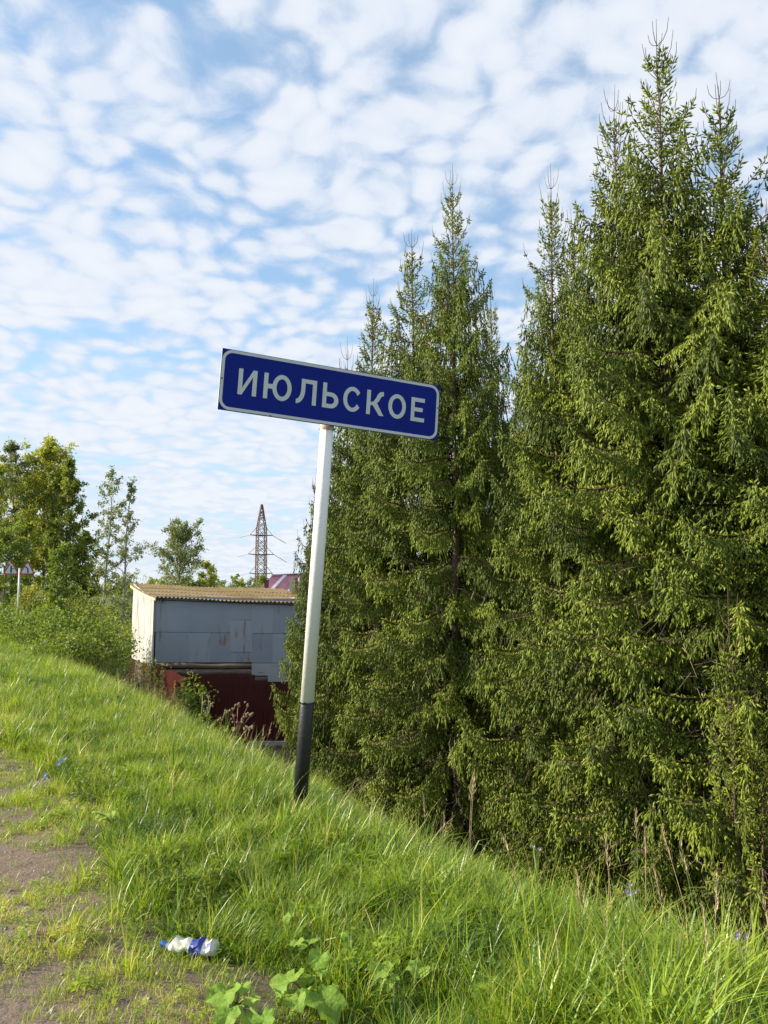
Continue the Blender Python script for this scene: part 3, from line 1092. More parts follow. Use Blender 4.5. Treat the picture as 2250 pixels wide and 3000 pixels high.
def needles_mesh(name, P, D, Ls, T, rad=0.0108, rng=None):
    """each shoot is a spindle of needle fins round its axis"""
    P, D, Ls, T = np.array(P, np.float32), np.array(D, np.float32), np.array(Ls, np.float32), np.array(T, np.float32)
    n = len(P)
    D /= np.linalg.norm(D, axis=1, keepdims=True) + 1e-9
    ref = np.tile(np.array([[0, 0, 1.0]], np.float32), (n, 1))
    ref[np.abs(D[:, 2]) > 0.9] = (1, 0, 0)
    A = np.cross(D, ref)
    A /= np.linalg.norm(A, axis=1, keepdims=True)
    B = np.cross(D, A)
    ph = rng.uniform(0, 2 * PI, n).astype(np.float32)
    rr = rad * rng.uniform(.8, 1.2, n).astype(np.float32)
    ring = 0.38 + rng.uniform(-.08, .12, n).astype(np.float32)
    Vs = [P, P + D * Ls[:, None]]
    for k in range(4):
        a_ = ph + PI / 2 * k
        Vs.append(P + D * (Ls * (ring + .10 * (k % 2)))[:, None] + (A * np.cos(a_)[:, None] + B * np.sin(a_)[:, None]) * (rr * (1 + .25 * (k % 2)))[:, None])
    V = np.stack(Vs, 1).reshape(-1, 3)
    Tt = np.repeat(T, 6)
    f0 = np.array([[0, 2, 3], [0, 3, 4], [0, 4, 5], [0, 5, 2], [1, 3, 2], [1, 4, 3], [1, 5, 4], [1, 2, 5]], np.int32)
    F = (np.arange(n, dtype=np.int32)[:, None, None] * 6 + f0[None]).reshape(-1, 3)
    return mesh_np(name, V, F, M['needle'], False, Tt)


def spruce_meshes(seed, H, Rmax, step=0.34, dens=1.0, droop=1.0, low=0.25, dead=1.0, taper=0.40):
    rng = np.random.default_rng(seed)
    U = rng.uniform
    P, D, Ls, T = [], [], [], []
    wood = MB()
    strips_a, strips_b, strips_w = [], [], []
    deadm = MB()

    def finger(p, d, l, tint):
        P.append(p); D.append(d); Ls.append(l); T.append(tint)

    def twig(p, d, l, g, tint):
        d = unit(d)
        e = (p[0] + d[0] * l, p[1] + d[1] * l, p[2] + d[2] * l)
        strips_a.append(p); strips_b.append(e); strips_w.append(0.0035)
        n = max(1, int(l / (0.060 / dens)))
        sx_, sy_ = -d[1], d[0]
        J = U(-.3, .3, (n, 6)).tolist()
        for i in range(n):
            f = (i + 0.4) / n
            s = 1 if i % 2 else -1
            q = (p[0] + d[0] * l * f, p[1] + d[1] * l * f, p[2] + d[2] * l * f)
            j = J[i]
            finger(q, (d[0] * .8 + s * sx_ * .75 + j[0], d[1] * .8 + s * sy_ * .75 + j[1], d[2] * .8 - g * .35 + j[2] * .7),
                   .100 + j[3] * .10, min(1, max(0, tint + j[4] * .5)))
            if j[5] < -.3 + .55 * g:
                finger(q, (d[0] * .35 + j[1], d[1] * .35 + j[2], -1.0 + j[0] * .5), .105 + j[4] * .15, min(1, max(0, tint + j[3] * .5)))
        finger(e, d, .075, min(1, tint + .22))

    def branch(z, az, Lb, e0, u):
        g0 = min(1.0, max(0.0, (u - 1.3) / 2.6)) * droop
        nstep = max(3, int(Lb / 0.060))
        p = [0.0, 0.0, z]
        pts = [tuple(p)]
        bend = U(-.25, .25)
        tb = U(.10, .66)
        ds = Lb / nstep
        for i in range(nstep):
            s = i / nstep
            el = e0 - math.radians(20) * math.sin(PI * min(1, s * 1.1)) * g0 + math.radians(26) * s * s * (1 if u > 1 else .6)
            a2 = az + bend * s
            c2, s2 = math.cos(a2), math.sin(a2)
            fwd = (math.cos(el) * c2, math.cos(el) * s2, math.sin(el))
            p = [p[0] + fwd[0] * ds, p[1] + fwd[1] * ds, p[2] + fwd[2] * ds]
            pts.append(tuple(p))
            if s < (0.10 if u > 3 else 0.05):
                continue
            R6 = U(0, 1, 6).tolist()
            if u < 4.0 and R6[0] < .48 - .10 * u:
                continue
            for sg in (-1, 1):
                lt = min(0.46, 0.07 + 0.50 * (1 - s) * min(Lb, 1.4)) * (.55 + .6 * R6[1 + sg]) * min(1.0, .20 + u * .18)
                g = g0 * (.45 + 1.15 * R6[4]) - 0.18 * (1 - g0)
                d = (fwd[0] * .65 - sg * s2 * .8, fwd[1] * .65 + sg * c2 * .8, fwd[2] * .65 - g)
                twig(tuple(p), d, lt, g0, tb)
            for q_ in (0, 1):
                finger(tuple(p), (fwd[0] * .55 + (R6[q_] - .5) * 1.3, fwd[1] * .55 + (R6[q_ + 2] - .5) * 1.3, .15 + R6[q_ + 4] * .6), .08, min(1, tb + .25))
            if g0 > .4:
                twig(tuple(p), (fwd[0] * .35 + R6[3] * .4 - .2, fwd[1] * .35 + R6[5] * .4 - .2, -1.0), .14 + .32 * R6[1], g0, tb - .1)
        finger(pts[-1], tuple(np.subtract(pts[-1], pts[-2])), .09, 1.0)
        if u < 2.6:
            q = pts[-1]
            lb_ = U(.10, .26)
            wood.tube([q, (q[0] + fwd[0] * lb_ * .35, q[1] + fwd[1] * lb_ * .35, q[2] + lb_ * .4), (q[0] + fwd[0] * lb_ * .45, q[1] + fwd[1] * lb_ * .45, q[2] + lb_)], [.0055, .005, .0035], 3)
        rb = 0.003 + 0.0048 * Lb
        m = len(pts)
        kk = list(range(0, m, max(1, m // 6)))
        if kk[-1] != m - 1:
            kk.append(m - 1)
        wood.tube([pts[k] for k in kk], [rb * (1 - .8 * k / m) + .002 for k in kk], 4, False)

    # leader with bare upcurved shoots
    wood.tube([(0, 0, H - 1.1), (0.012, 0.0, H - .55), (U(-.03, .03), U(-.03, .03), H)], [0.013, 0.008, 0.003], 4)
    for zz_, nsh, ll in ((H - .42, 4, .34), (H - .75, 5, .40)):
        a0 = U(0, 6.28)
        for i in range(nsh):
            a = a0 + i * 2 * PI / nsh + U(-.3, .3)
            l = ll * U(.6, 1.15)
            pts = [(math.cos(a) * l * r, math.sin(a) * l * r, zz_ + l * hh) for r, hh in ((0, 0), (.28, .12), (.46, .42), (.55, .95))]
            wood.tube(pts, [0.006, .0055, .005, .0035], 3)
            for k in range(4):
                finger(pts[1], (math.cos(a + k), math.sin(a + k), .7), .05, .4) if zz_ < H - .6 else None
    for i in range(26):
        a = U(0, 6.28)
        zq = H - U(.55, 1.3)
        finger((0, 0, zq), (math.cos(a), math.sin(a), .9), U(.05, .10), U(.3, .7))
    z = H - 0.95
    k = 0
    while z > low:
        u = H - z
        st_ = min(step, .22 + u * .04) * U(.85, 1.15)
        R_ = (Rmax * (1 - math.exp(-u / (taper * H))) * 1.08 + 0.10) * (.68 + .32 * min(1.0, u / 4.5))
        n = 6 if u > 1.5 else 5
        a0 = U(0, 6.28)
        e_base = math.radians(float(np.interp(u, [0.8, 2, 4, 7, 12], [56, 42, 22, 3, -9])))
        for i in range(n):
            branch(z + U(-.07, .07), a0 + i * 2 * PI / n + U(-.28, .28), R_ * U(.70, 1.16), e_base + math.radians(U(-8, 8)), u)
        if u > 1.0:
            for i in range(2):
                branch(z - st_ * U(.3, .7), U(0, 6.28), R_ * U(.35, .75), e_base + math.radians(U(-6, 14)), u)
        z -= st_
        k += 1
    # dead bare twigs inside the lower crown
    nd = int(240 * dead)
    for i in range(nd):
        a = U(0, 6.28)
        zq = U(0.1, H * .42)
        r0 = U(.1, .6)
        l = U(.3, 1.0) * min(1.0, Rmax / 1.8)
        dz = U(-.5, .25)
        p0 = (math.cos(a) * r0, math.sin(a) * r0, zq)
        p1 = (math.cos(a) * (r0 + l * .55) + U(-.1, .1), math.sin(a) * (r0 + l * .55) + U(-.1, .1), zq + dz * l * .4)
        p2 = (p1[0] + math.cos(a) * l * .45 + U(-.15, .15), p1[1] + math.sin(a) * l * .45 + U(-.15, .15), p1[2] + dz * l * .8)
        deadm.tube([p0, p1, p2], [0.007, .005, .002], 3, False)
        for j in range(3):
            q = Vector(p1).lerp(Vector(p2), U(0, 1))
            e = q + Vector((U(-.2, .2), U(-.2, .2), U(-.25, .1)))
            deadm.tube([q, e], [0.003, .0015], 3, False)
    a_, b_ = np.array(strips_a), np.array(strips_b)
    dv = b_ - a_
    sd = np.cross(dv, np.array([0.3, 0.5, 0.8]))
    sd /= np.linalg.norm(sd, axis=1, keepdims=True) + 1e-9
    sd *= 0.0035
    V2 = np.stack([a_ - sd, a_ + sd, b_], 1).reshape(-1, 3)
    nv = wood.n
    Vw = np.vstack([np.array(wood.V), V2])
    Fw = wood.F + [tuple(f) for f in (np.arange(len(V2)).reshape(-1, 3) + nv).tolist()]
    tr = MB()
    m = 14
    tr.tube([(0.02 * math.sin(i * .9), 0.02 * math.cos(i * 1.3), -0.3 + (H - .7) * i / m) for i in range(m + 1)], [(0.012 + 0.0095 * H * (1 - i / m)) for i in range(m + 1)], 9)
    return dict(H=H, crown=needles_mesh('crown', P, D, Ls, T, rng=rng), trunk=mesh_np('trunk', tr.V, tr.F, M['bark'], True),
                branches=mesh_np('branches', Vw, Fw, M['twig']), dead=mesh_np('dead_twigs', deadm.V, deadm.F, M['dead']), nf=len(P))


SPR = {
    'A': spruce_meshes(3, 13.0, 2.1, 0.44, low=1.15, dead=1.5, taper=.42),
    'B': spruce_meshes(17, 12.0, 1.9, 0.44, low=0.8, dead=1.3, taper=.42),
    'C': spruce_meshes(29, 8.0, 1.45, 0.33),
    'D': spruce_meshes(41, 4.6, 0.85, 0.28, 1.0, 1.0, 1.9, 0.3),
}
print('shoots', {k: v['nf'] for k, v in SPR.items()})


def spruce(kind, sx, sy, Y, rot, label, wid=1.0, tilt=0.0, group='spruces in the row below the bank'):
    top = at(sx, sy, Y)
    z0 = gz(top.x, Y) - 0.05
    s = SPR[kind]
    o = empty('spruce_tree', (top.x, Y, z0), label, 'spruce', group)
    o.rotation_euler = (0, tilt, math.radians(rot))
    sz = (top.z - z0) / s['H']
    o.scale = (wid, wid, sz)
    for nm, key in (('trunk', 'trunk'), ('branches', 'branches'), ('crown', 'crown'), ('dead_twigs', 'dead')):
        c = bpy.data.objects.new(nm, s[key])
        COL.objects.link(c)
        c.parent = o
        ORG[c.name] = ORG[o.name]
        if nm in ('crown', 'branches', 'dead_twigs'):
            c['kind'] = 'stuff'
    return o


sp_list = [
    ('C', 938, 1345, 19.3, 0, 'short spruce whose branches overlap the end of the grey shed', .72),
    ('C', 1018, 985, 18.2, 75, 'spruce behind the sign post, next after the one overlapping the shed', .92),
    ('B', 1092, 815, 17.2, 20, 'spruce with a sparse pale top above the right end of the blue sign', 0.84),
    ('B', 1207, 665, 15.9, 140, 'dense spruce between the sparse pale topped one and the cone bearing one', 1.0),
    ('A', 1325, 480, 14.7, 60, 'tall slender spruce with brown cones hanging near its top', 0.80),
    ('B', 1438, 825, 16.3, 250, 'lower spruce tucked behind the cone bearing spruce', 0.6),
    ('B', 1612, 482, 12.5, 310, 'narrow topped spruce standing alone across the gap from the cone bearing one', .74),
    ('B', 1676, 610, 13.6, 200, 'spruce squeezed in behind the narrow topped one', 0.9),
    ('A', 1797, 250, 11.5, 100, 'spruce with a thin leader just beside the tallest spruce', 0.9),
    ('A', 1922, 52, 10.7, 215, 'tallest spruce of the row, with a long bare forked leader', 1.0),
    ('A', 2103, 212, 10.4, 330, 'tall spruce next behind the tallest one, away from the sign', 0.95),
    ('B', 2245, 560, 9.6, 45, 'spruce standing beyond the tall ones, farthest from the sign', 1.05),
    ('D', 2128, 1712, 8.9, 0, 'young spruce with a sunlit tip in front of the tall spruces', .62),
    ('D', 2215, 1985, 8.7, 120, 'lower young spruce beside the young one with the sunlit tip', 0.5),
    ('B', 1530, 1010, 17.0, 80, 'spruce standing back in the gap between the two groups', .8),
]
for kd, sx, sy, Y, rot, lab, wid in sp_list:
    o = spruce(kd, sx, sy, Y, rot, lab, wid)
    if 'cones hanging' in lab:
        cone_tree = o

# brown cones near the top of one spruce
mb = MB()
mb.tube([(0, 0, 0), (0, 0, -.02), (0, 0, -.06), (0, 0, -.10), (0, 0, -.125)], [0.006, .017, .021, .016, .004], 7)
cone_me = mesh_np('cone', mb.V, mb.F, simple('cone_scales', (0.20, 0.11, 0.045), (0.33, 0.20, 0.09), 0.8, 60), True)
crng = np.random.default_rng(5)
for i in range(34):
    a = crng.uniform(0, 2 * PI)
    u = crng.uniform(1.5, 4.2)
    r = crng.uniform(.25, .85) * (0.12 + 0.30 * u)
    c = bpy.data.objects.new('cone', cone_me)
    COL.objects.link(c)
    c.parent = cone_tree
    c.location = (r * math.cos(a), r * math.sin(a), SPR['A']['H'] - u + r * .25)
    c.rotation_euler = (crng.uniform(-.15, .15), crng.uniform(-.15, .15), 0)

# ------------------------------------------------------------------ broadleaf trees and bushes
def leaves_mesh(name, P, T, size, mat, rng, jit=0.35, aspect=0.62):
    P = np.array(P, np.float32)
    n = len(P)
    d1 = rng.normal(size=(n, 3)); d1[:, 2] -= 0.3
    d1 /= np.linalg.norm(d1, axis=1, keepdims=True)
    d2 = np.cross(d1, rng.normal(size=(n, 3)))
    d2 /= np.linalg.norm(d2, axis=1, keepdims=True)
    nn = np.cross(d1, d2)
    s = (size * rng.uniform(1 - jit, 1 + jit, n))[:, None]
    a = P
    b = P + d1 * s * .45 + d2 * s * aspect * .5 + nn * s * .08
    c = P + d1 * s
    e = P + d1 * s * .45 - d2 * s * aspect * .5 + nn * s * .08
    V = np.stack([a, b, c, e], 1).reshape(-1, 3)
    F = np.arange(len(V), dtype=np.int32).reshape(-1, 4)
    tt = np.repeat(np.clip(np.array(T), 0, 1), 4)
    return mesh_np(name, V, F, mat, False, tt)


def leafy_tree(name, base, H, R, leaf, mat, bark, seed, label, cat, group=None, clear=0.25, nb=26, nleaf=6000, shape=1.0, up=50, lean_=(0, 0), lean_top=None, tr=None, clump=0.28, top_round=0.8):
    rng = np.random.default_rng(seed)
    U = rng.uniform
    root = empty(name, base, label, cat, group)
    tm = MB()
    m = 10
    wob = U(0, 6, 2)
    tr = tr or H * .010
    axis_ = [Vector((lean_[0] * (i / m) + 0.012 * H * math.sin(wob[0] + i * .8) * (i / m), lean_[1] * (i / m) + .012 * H * math.sin(wob[1] + i * .7) * (i / m), -0.3 + (H + .25) * i / m)) for i in range(m + 1)]
    tm.tube(axis_, [tr * (1 - .88 * i / m) for i in range(m + 1)], 7)

    def ax(f):
        x = max(0, min(.9999, f)) * m
        i = int(x)
        return axis_[i].lerp(axis_[i + 1], x - i)

    tips, tint = [], []
    az = U(0, 6.28)
    for b_ in range(nb):
        f = clear + (0.97 - clear) * ((b_ + U(0, 1)) / nb)
        az += 2.4 + U(-.4, .4)
        g = (f - clear) / (1 - clear)
        prof = (math.sin(PI * min(1, (0.18 + g * top_round))) ** shape)
        lb = max(.25, R * prof * U(.7, 1.2))
        el = math.radians(up + U(-12, 14) - 20 * (1 - g))
        p0 = ax(f)
        dirv = Vector((math.cos(az) * math.cos(el), math.sin(az) * math.cos(el), math.sin(el)))
        lenb = lb / max(.4, math.cos(el))
        pts = [p0]
        for k in range(1, 5):
            pts.append(p0 + dirv * lenb * k / 4 + Vector((U(-1, 1), U(-1, 1), U(-.6, 1))) * .05 * lenb + Vector((0, 0, -.06 * lenb * (k / 4) ** 2)))
        rb = max(.006, tr * .34 * (1 - f) + .006 * lb)
        tm.tube(pts, [rb * (1 - .8 * k / 4) for k in range(5)], 4, False)
        shade_t = U(.25, .75)
        for k in range(int(5 + lb * 4)):
            s = U(.25, 1.0)
            x = s * 4 * .999
            q = pts[int(x)].lerp(pts[int(x) + 1], x - int(x))
            e = q + Vector((U(-1, 1), U(-1, 1), U(-.6, .9))).normalized() * U(.15, .5) * lb * (0.6 if s > .7 else .9)
            tm.tube([q, e], [rb * .35, .004], 3, False)
            tips.append((q, e)); tint.append(shade_t)
    top_ = ax(.999)
    for k in range(6):
        tips.append((ax(.9), top_ + Vector((U(-.1, .1) * R, U(-.1, .1) * R, U(-.1, .2)))))
        tint.append(.6)
    tm.part('trunk', bark, None, True)
    tro = bpy.data.objects[-1] if False else None
    tr_obj = [o for o in COL.objects if o.name.startswith('trunk')][-1]
    tr_obj.parent = root
    ORG[tr_obj.name] = ORG[root.name]
    per = max(1, int(1.25 * nleaf) // len(tips))
    P, T = [], []
    for (q, e), ti in zip(tips, tint):
        f = rng.uniform(0.1, 1.1, per)
        c = np.array(q)[None] * (1 - f[:, None]) + np.array(e)[None] * f[:, None]
        c = c + rng.normal(size=(per, 3)) * clump * (0.35 + 0.25 * R ** .5) * .55
        P.append(c)
        T += list(np.clip(ti + rng.uniform(-.22, .22, per), 0, 1))
    P = np.vstack(P)
    cr_ = link_obj('crown', leaves_mesh('crown', P, T, leaf, mat, rng), root)
    cr_['kind'] = 'stuff'
    return root


def tree_at(name, bx, top, Y, R, leaf, mat, bark, seed, label, cat='tree', dxtop=0.0, **kw):
    tp = at(bx, top, Y)
    z0 = gz(tp.x, Y)
    return leafy_tree(name, (tp.x, Y, z0), tp.z - z0, R, leaf, M[mat], M[bark], seed, label, cat, lean_=(dxtop, 0), **kw)


G1 = 'trees beyond the roadside bushes'
tree_at('aspen_tree', 52, 1290, 62, 1.7, .17, 'leaf_grey', 'aspen_bark', 1, 'aspen with a bare pale trunk directly behind the warning signs', group=G1, clear=.30, nb=34, nleaf=7000, dxtop=-.3)
tree_at('aspen_tree', -25, 1330, 58, 2.2, .19, 'leaf_olive', 'aspen_bark', 2, 'olive leafy tree on the outer side of the aspen behind the warning signs', group=G1, clear=.12, nb=34, nleaf=9000)
tree_at('poplar_tree', 142, 1283, 64, 2.9, .19, 'leaf_olive', 'grey_bark', 3, 'tallest dense olive poplar beside the warning signs', group=G1, clear=.16, nb=54, nleaf=19000, up=62, top_round=.86, clump=.34)
tree_at('poplar_tree', 205, 1345, 61, 2.0, .19, 'leaf_dark', 'grey_bark', 4, 'dark dense poplar on the shed side of the tallest poplar', group=G1, clear=.08, nb=44, nleaf=13000, up=60, top_round=.86)
tree_at('poplar_tree', 100, 1400, 66, 2.3, .19, 'leaf_olive', 'grey_bark', 5, 'dense poplar between the tallest poplar and the warning signs', group=G1, clear=.05, nb=40, nleaf=11000, up=60)
tree_at('poplar_tree', 250, 1560, 60, 1.6, .19, 'leaf_dark', 'grey_bark', 6, 'low dark poplar between the dense poplars and the slender aspens', group=G1, clear=.05, nb=30, nleaf=7500)
tree_at('poplar_tree', 20, 1560, 52, 2.2, .15, 'leaf_bush', 'grey_bark', 7, 'leafy tree low behind the warning signs', group=G1, clear=.05, nb=30, nleaf=7500)
tree_at('aspen_tree', 312, 1378, 55, 1.35, .14, 'leaf_grey', 'aspen_bark', 8, 'slender aspen with an airy crown, the taller of the two next to the shed', group=G1, clear=.22, nb=30, nleaf=3300, dxtop=.45, shape=.8, clump=.22)
tree_at('aspen_tree', 366, 1398, 55, 1.6, .14, 'leaf_grey', 'aspen_bark', 9, 'slender aspen with a pale trunk right beside the shed roof', group=G1, clear=.20, nb=28, nleaf=3300, dxtop=.45, shape=.8, clump=.22, top_round=.95)
tree_at('willow_tree', 532, 1545, 70, 2.5, .17, 'leaf_grey', 'grey_bark', 10, 'rounded grey green tree rising above the middle of the shed roof', group=G1, clear=.16, nb=46, nleaf=12000, up=58)
tree_at('willow_tree', 608, 1648, 72, 1.5, .18, 'leaf_olive', 'grey_bark', 12, 'small tree beside the rounded one above the shed roof', group=G1, clear=.2, nb=22, nleaf=3600)
tree_at('maple_sapling', 165, 1605, 36, 0.85, .15, 'leaf_bright', 'aspen_bark', 13, 'yellow green sapling standing out of the roadside bushes', group='saplings among the roadside bushes', clear=.28, nb=22, nleaf=1700, up=46, dxtop=.2, clump=.24)
tree_at('maple_sapling', 80, 1735, 46, 0.55, .15, 'leaf_autumn', 'grey_bark', 14, 'small sapling turning orange and red just behind the warning sign post', group='saplings among the roadside bushes', clear=.55, nb=12, nleaf=300, clump=.3)
for i, (bx, tp_, Y) in enumerate(((690, 1700, 85), (735, 1702, 85), (655, 1706, 86))):
    tree_at('birch_sapling', bx, tp_ - 4, Y, 1.1, .16, 'leaf_grey', 'grey_bark', 60 + i, 'small treetop just showing over the shed roof before the pylon', group='treetops over the shed roof', clear=.3, nb=14, nleaf=900)
tree_at('willow_tree', 770, 1690, 90, 1.4, .2, 'leaf_dark', 'grey_bark', 66, 'dark bushy treetop at the foot of the pylon', group=G1, clear=.2, nb=20, nleaf=2200)


def bush(name, base, H, R, n_leaf, leaf, mat, seed, label, cat='bush', group=None, stems=22, bark='grey_bark', flat=1.0, clump=.13):
    rng = np.random.default_rng(seed)
    U = rng.uniform
    root = empty(name, base, label, cat, group)
    sm = MB()
    P, T = [], []
    per = max(4, n_leaf // (stems * 7))
    for i in range(stems):
        a = U(0, 6.28)
        out = math.sqrt(U(0, 1)) * R
        h = H * (1 - .45 * (out / R) ** 2) * U(.72, 1.08)
        p0 = Vector((math.cos(a) * out * .25, math.sin(a) * out * .25, -.1))
        p3 = Vector((math.cos(a) * out, math.sin(a) * out * flat, h))
        pts = [p0, p0.lerp(p3, .4) + Vector((U(-.1, .1), U(-.1, .1), h * .10)), p0.lerp(p3, .75) + Vector((U(-.1, .1), U(-.1, .1), h * .06)), p3]
        sm.tube(pts, [.014, .010, .007, .003], 4, False)
        ti = U(.2, .8)
        for k in range(7):
            s = U(.18, 1.0)
            x = s * 2.999
            q = np.array(pts[int(x)].lerp(pts[int(x) + 1], x - int(x)))
            q = q + rng.normal(size=3) * R * .16
            P.append(q[None] + rng.normal(size=(per, 3)) * clump * (1 + .25 * R))
            T += list(ti + U(-.2, .2) + rng.uniform(-.2, .2, per))
    link_obj('stems', mesh_np('stems', sm.V, sm.F, M[bark]), root)
    P = np.vstack(P)
    P[:, 2] = np.maximum(P[:, 2], 0.02)
    c = link_obj('crown', leaves_mesh('crown', P, T, leaf, M[mat], rng), root)
    c['kind'] = 'stuff'
    return root


def bush_at(sx, top, Y, R, n_leaf, leaf, mat, seed, label, name='bush', group=None, **kw):
    tp = at(sx, top, Y)
    z0 = gz(tp.x, Y)
    return bush(name, (tp.x, Y, z0), max(.3, tp.z - z0), R, n_leaf, leaf, mat, seed, label, group=group, **kw)


GB = 'bushes along the verge'
bush_at(8, 1822, 25.5, 1.0, 3600, .085, 'leaf_bush', 101, 'rounded bush at the foot of the warning sign post', group=GB)
bush_at(90, 1782, 25, 1.15, 4600, .085, 'leaf_bush', 102, 'tall leafy bush between the warning sign post and the yellow green sapling', group=GB)
bush_at(165, 1795, 23.5, 1.15, 4800, .085, 'leaf_bush', 103, 'bright green bush round the foot of the yellow green sapling', group=GB)
bush_at(240, 1795, 23.5, 1.1, 4800, .085, 'leaf_bush', 104, 'green bush on the shed side of the yellow green sapling', group=GB)
bush_at(75, 1845, 22.5, 0.75, 2600, .075, 'leaf_bush', 105, 'low sunlit bush in front of the tall leafy one', group=GB)
bush_at(185, 1850, 20.5, 0.85, 3600, .075, 'leaf_bush', 106, 'low bush with dark shade under it at the edge of the grass', group=GB)
bush_at(250, 1855, 21.5, 0.8, 3400, .08, 'leaf_dark', 107, 'dark green bush near the shed wall', group=GB)
bush_at(330, 1800, 30, 1.3, 3600, .10, 'leaf_bush', 108, 'leafy bush against the sunlit end wall of the shed', group=GB)
bush_at(372, 1800, 37, 1.0, 2600, .10, 'leaf_dark', 109, 'dark bush hidden behind the end wall of the shed', group=GB)
bush_at(300, 1868, 23.5, 0.8, 2600, .08, 'leaf_dark', 115, 'shaded bush between the verge grass and the shed end wall', group=GB)
bush_at(130, 1900, 19.0, 0.5, 1500, .07, 'leaf_bush', 116, 'small low bush at the edge of the sunlit grass', group=GB, stems=14)
bush_at(300, 1735, 48, 1.8, 4200, .13, 'leaf_dark', 110, 'tall dark bush under the slender aspens', group=GB, stems=26)
bush_at(200, 1725, 46, 1.8, 4200, .13, 'leaf_dark', 111, 'tall dark bush under the dense poplars', group=GB, stems=26)
bush_at(112, 1738, 47, 1.6, 4000, .13, 'leaf_dark', 112, 'tall dark bush under the poplars nearest the warning signs', group=GB, stems=26)
bush_at(-15, 1790, 40, 1.6, 3600, .12, 'leaf_bush', 113, 'leafy bush on the road side of the warning sign post', group=GB)
bush_at(365, 1722, 56, 1.6, 2600, .13, 'leaf_dark', 114, 'dark bush at the foot of the slender aspens by the shed', group=GB)
for i, (sx, tp_, Y) in enumerate(((420, 1700, 78), (480, 1692, 80), (570, 1702, 80), (640, 1712, 88))):
    bush_at(sx, tp_, Y, 2.6, 2600, .17, 'leaf_dark', 130 + i, 'far bush showing low over the shed roof', group='far bushes behind the shed', stems=24)
bush_at(575, 1958, 25.3, 0.62, 900, .12, 'leaf_bright', 140, 'leafy shrub climbing over the corner of the red fence', group=None, stems=12, clump=.10)
bush_at(545, 2010, 24.6, 0.45, 480, .10, 'leaf_bush', 141, 'small shrub in front of the red fence corner', stems=9, clump=.10)
bush_at(455, 1925, 28.5, 0.6, 700, .09, 'leaf_bush', 142, 'thin shrub along the red fence near the shed end wall', stems=10)

# pine seedling
pp = at(330, 1895, 26.5)
pg = gz(pp.x, 26.5)
pine = empty('pine_seedling', (pp.x, 26.5, pg), 'small pine seedling with upright shoots in front of the shed end wall', 'pine')
mb = MB()
prng = np.random.default_rng(8)
hp = pp.z - pg
mb.tube([(0, 0, -.1), (0, 0, hp)], [.03, .008], 6)
P, D, Ls, T = [], [], [], []
for lvl in np.linspace(.25, 1.0, 6):
    for k in range(6):
        a = prng.uniform(0, 6.28)
        l = (1.12 - lvl) * .85 + .1
        e = Vector((math.cos(a) * l * .8, math.sin(a) * l * .8, hp * lvl * .92 + l * .6))
        b0 = Vector((0, 0, hp * lvl * .92))
        mb.tube([b0, e], [.010, .005], 4, False)
        for f in np.linspace(.2, 1, 9):
            for kk in range(4):
                P.append(b0.lerp(e, f)); D.append(Vector((prng.uniform(-1, 1), prng.uniform(-1, 1), prng.uniform(.2, 1.2)))); Ls.append(.11); T.append(prng.uniform(.5, .9))
mb.part('trunk', M['twig'], None)
[o for o in COL.objects if o.name.startswith('trunk')][-1].parent = pine
co = link_obj('crown', needles_mesh('crown', P, D, Ls, T, 0.02, prng), pine)
co['kind'] = 'stuff'

# distant woods
wrng = np.random.default_rng(77)
P, T = [], []
for i in range(420):
    x = wrng.uniform(-420, 420)
    y = 330 + wrng.uniform(0, 60) + 0.0002 * x * x
    hh = wrng.uniform(4.5, 9.5)
    n = 34
    f = wrng.uniform(0, 1, n)
    rr = (1 - f * .7) * wrng.uniform(1.8, 3.0)
    a = wrng.uniform(0, 6.28, n)
    P.append(np.stack([x + rr * np.cos(a), y + rr * np.sin(a), -3.4 + f * hh], 1))
    T += list(wrng.uniform(.1, .7, n))
far_wood = link_obj('distant_wood', leaves_mesh('distant_wood', np.vstack(P), T, 2.2, M['leaf_dark'], wrng, aspect=.9))
tag(far_wood, 'far low wood along the horizon', 'wood', kind='stuff')

# ------------------------------------------------------------------ grass
GC = bpy.data.collections.new('grass_tufts')


def tuft(name, seed, n, hmin, hmax, spread, width, bendr, dry=0.06, tint0=0.35, seg=4):
    rng = np.random.default_rng(seed)
    V, F, T = [], [], []
    for i in range(n):
        a = rng.uniform(0, 6.28); r = spread * math.sqrt(rng.uniform())
        x, y = r * math.cos(a), r * math.sin(a)
        h = rng.uniform(hmin, hmax)
        ph = rng.uniform(0, 6.28) if rng.uniform() > .35 else a
        dx, dy = math.cos(ph), math.sin(ph)
        bend = rng.uniform(*bendr) * h
        wd = width * rng.uniform(.7, 1.3)
        tw = ph + PI / 2 + rng.uniform(-.7, .7)
        px, py = math.cos(tw), math.sin(tw)
        isdry = rng.uniform() < dry
        ti = rng.uniform(.80, 1.0) if isdry else tint0 + rng.uniform(-.22, .24)
        n0 = len(V)
        for s in range(seg + 1):
            f = s / seg
            k = h * (f - 0.28 * (bend / h) * f * f)
            c = (x + dx * bend * f ** 2.0, y + dy * bend * f ** 2.0, k - .02)
            ww = wd * (1 - f ** 1.8) * (.65 + .7 * min(f * 2.5, 1)) * .5
            if s < seg:
                V += [(c[0] - px * ww, c[1] - py * ww, c[2]), (c[0] + px * ww, c[1] + py * ww, c[2])]
            else:
                V.append(c)
        for s in range(seg - 1):
            q = n0 + 2 * s
            F.append((q, q + 1, q + 3, q + 2))
        q = n0 + 2 * (seg - 1)
        F.append((q, q + 1, q + 2))
        T += [ti] * (len(V) - n0)
    o = bpy.data.objects.new(name, mesh_np(name, V, F, M['grass'], True, T))
    GC.objects.link(o)


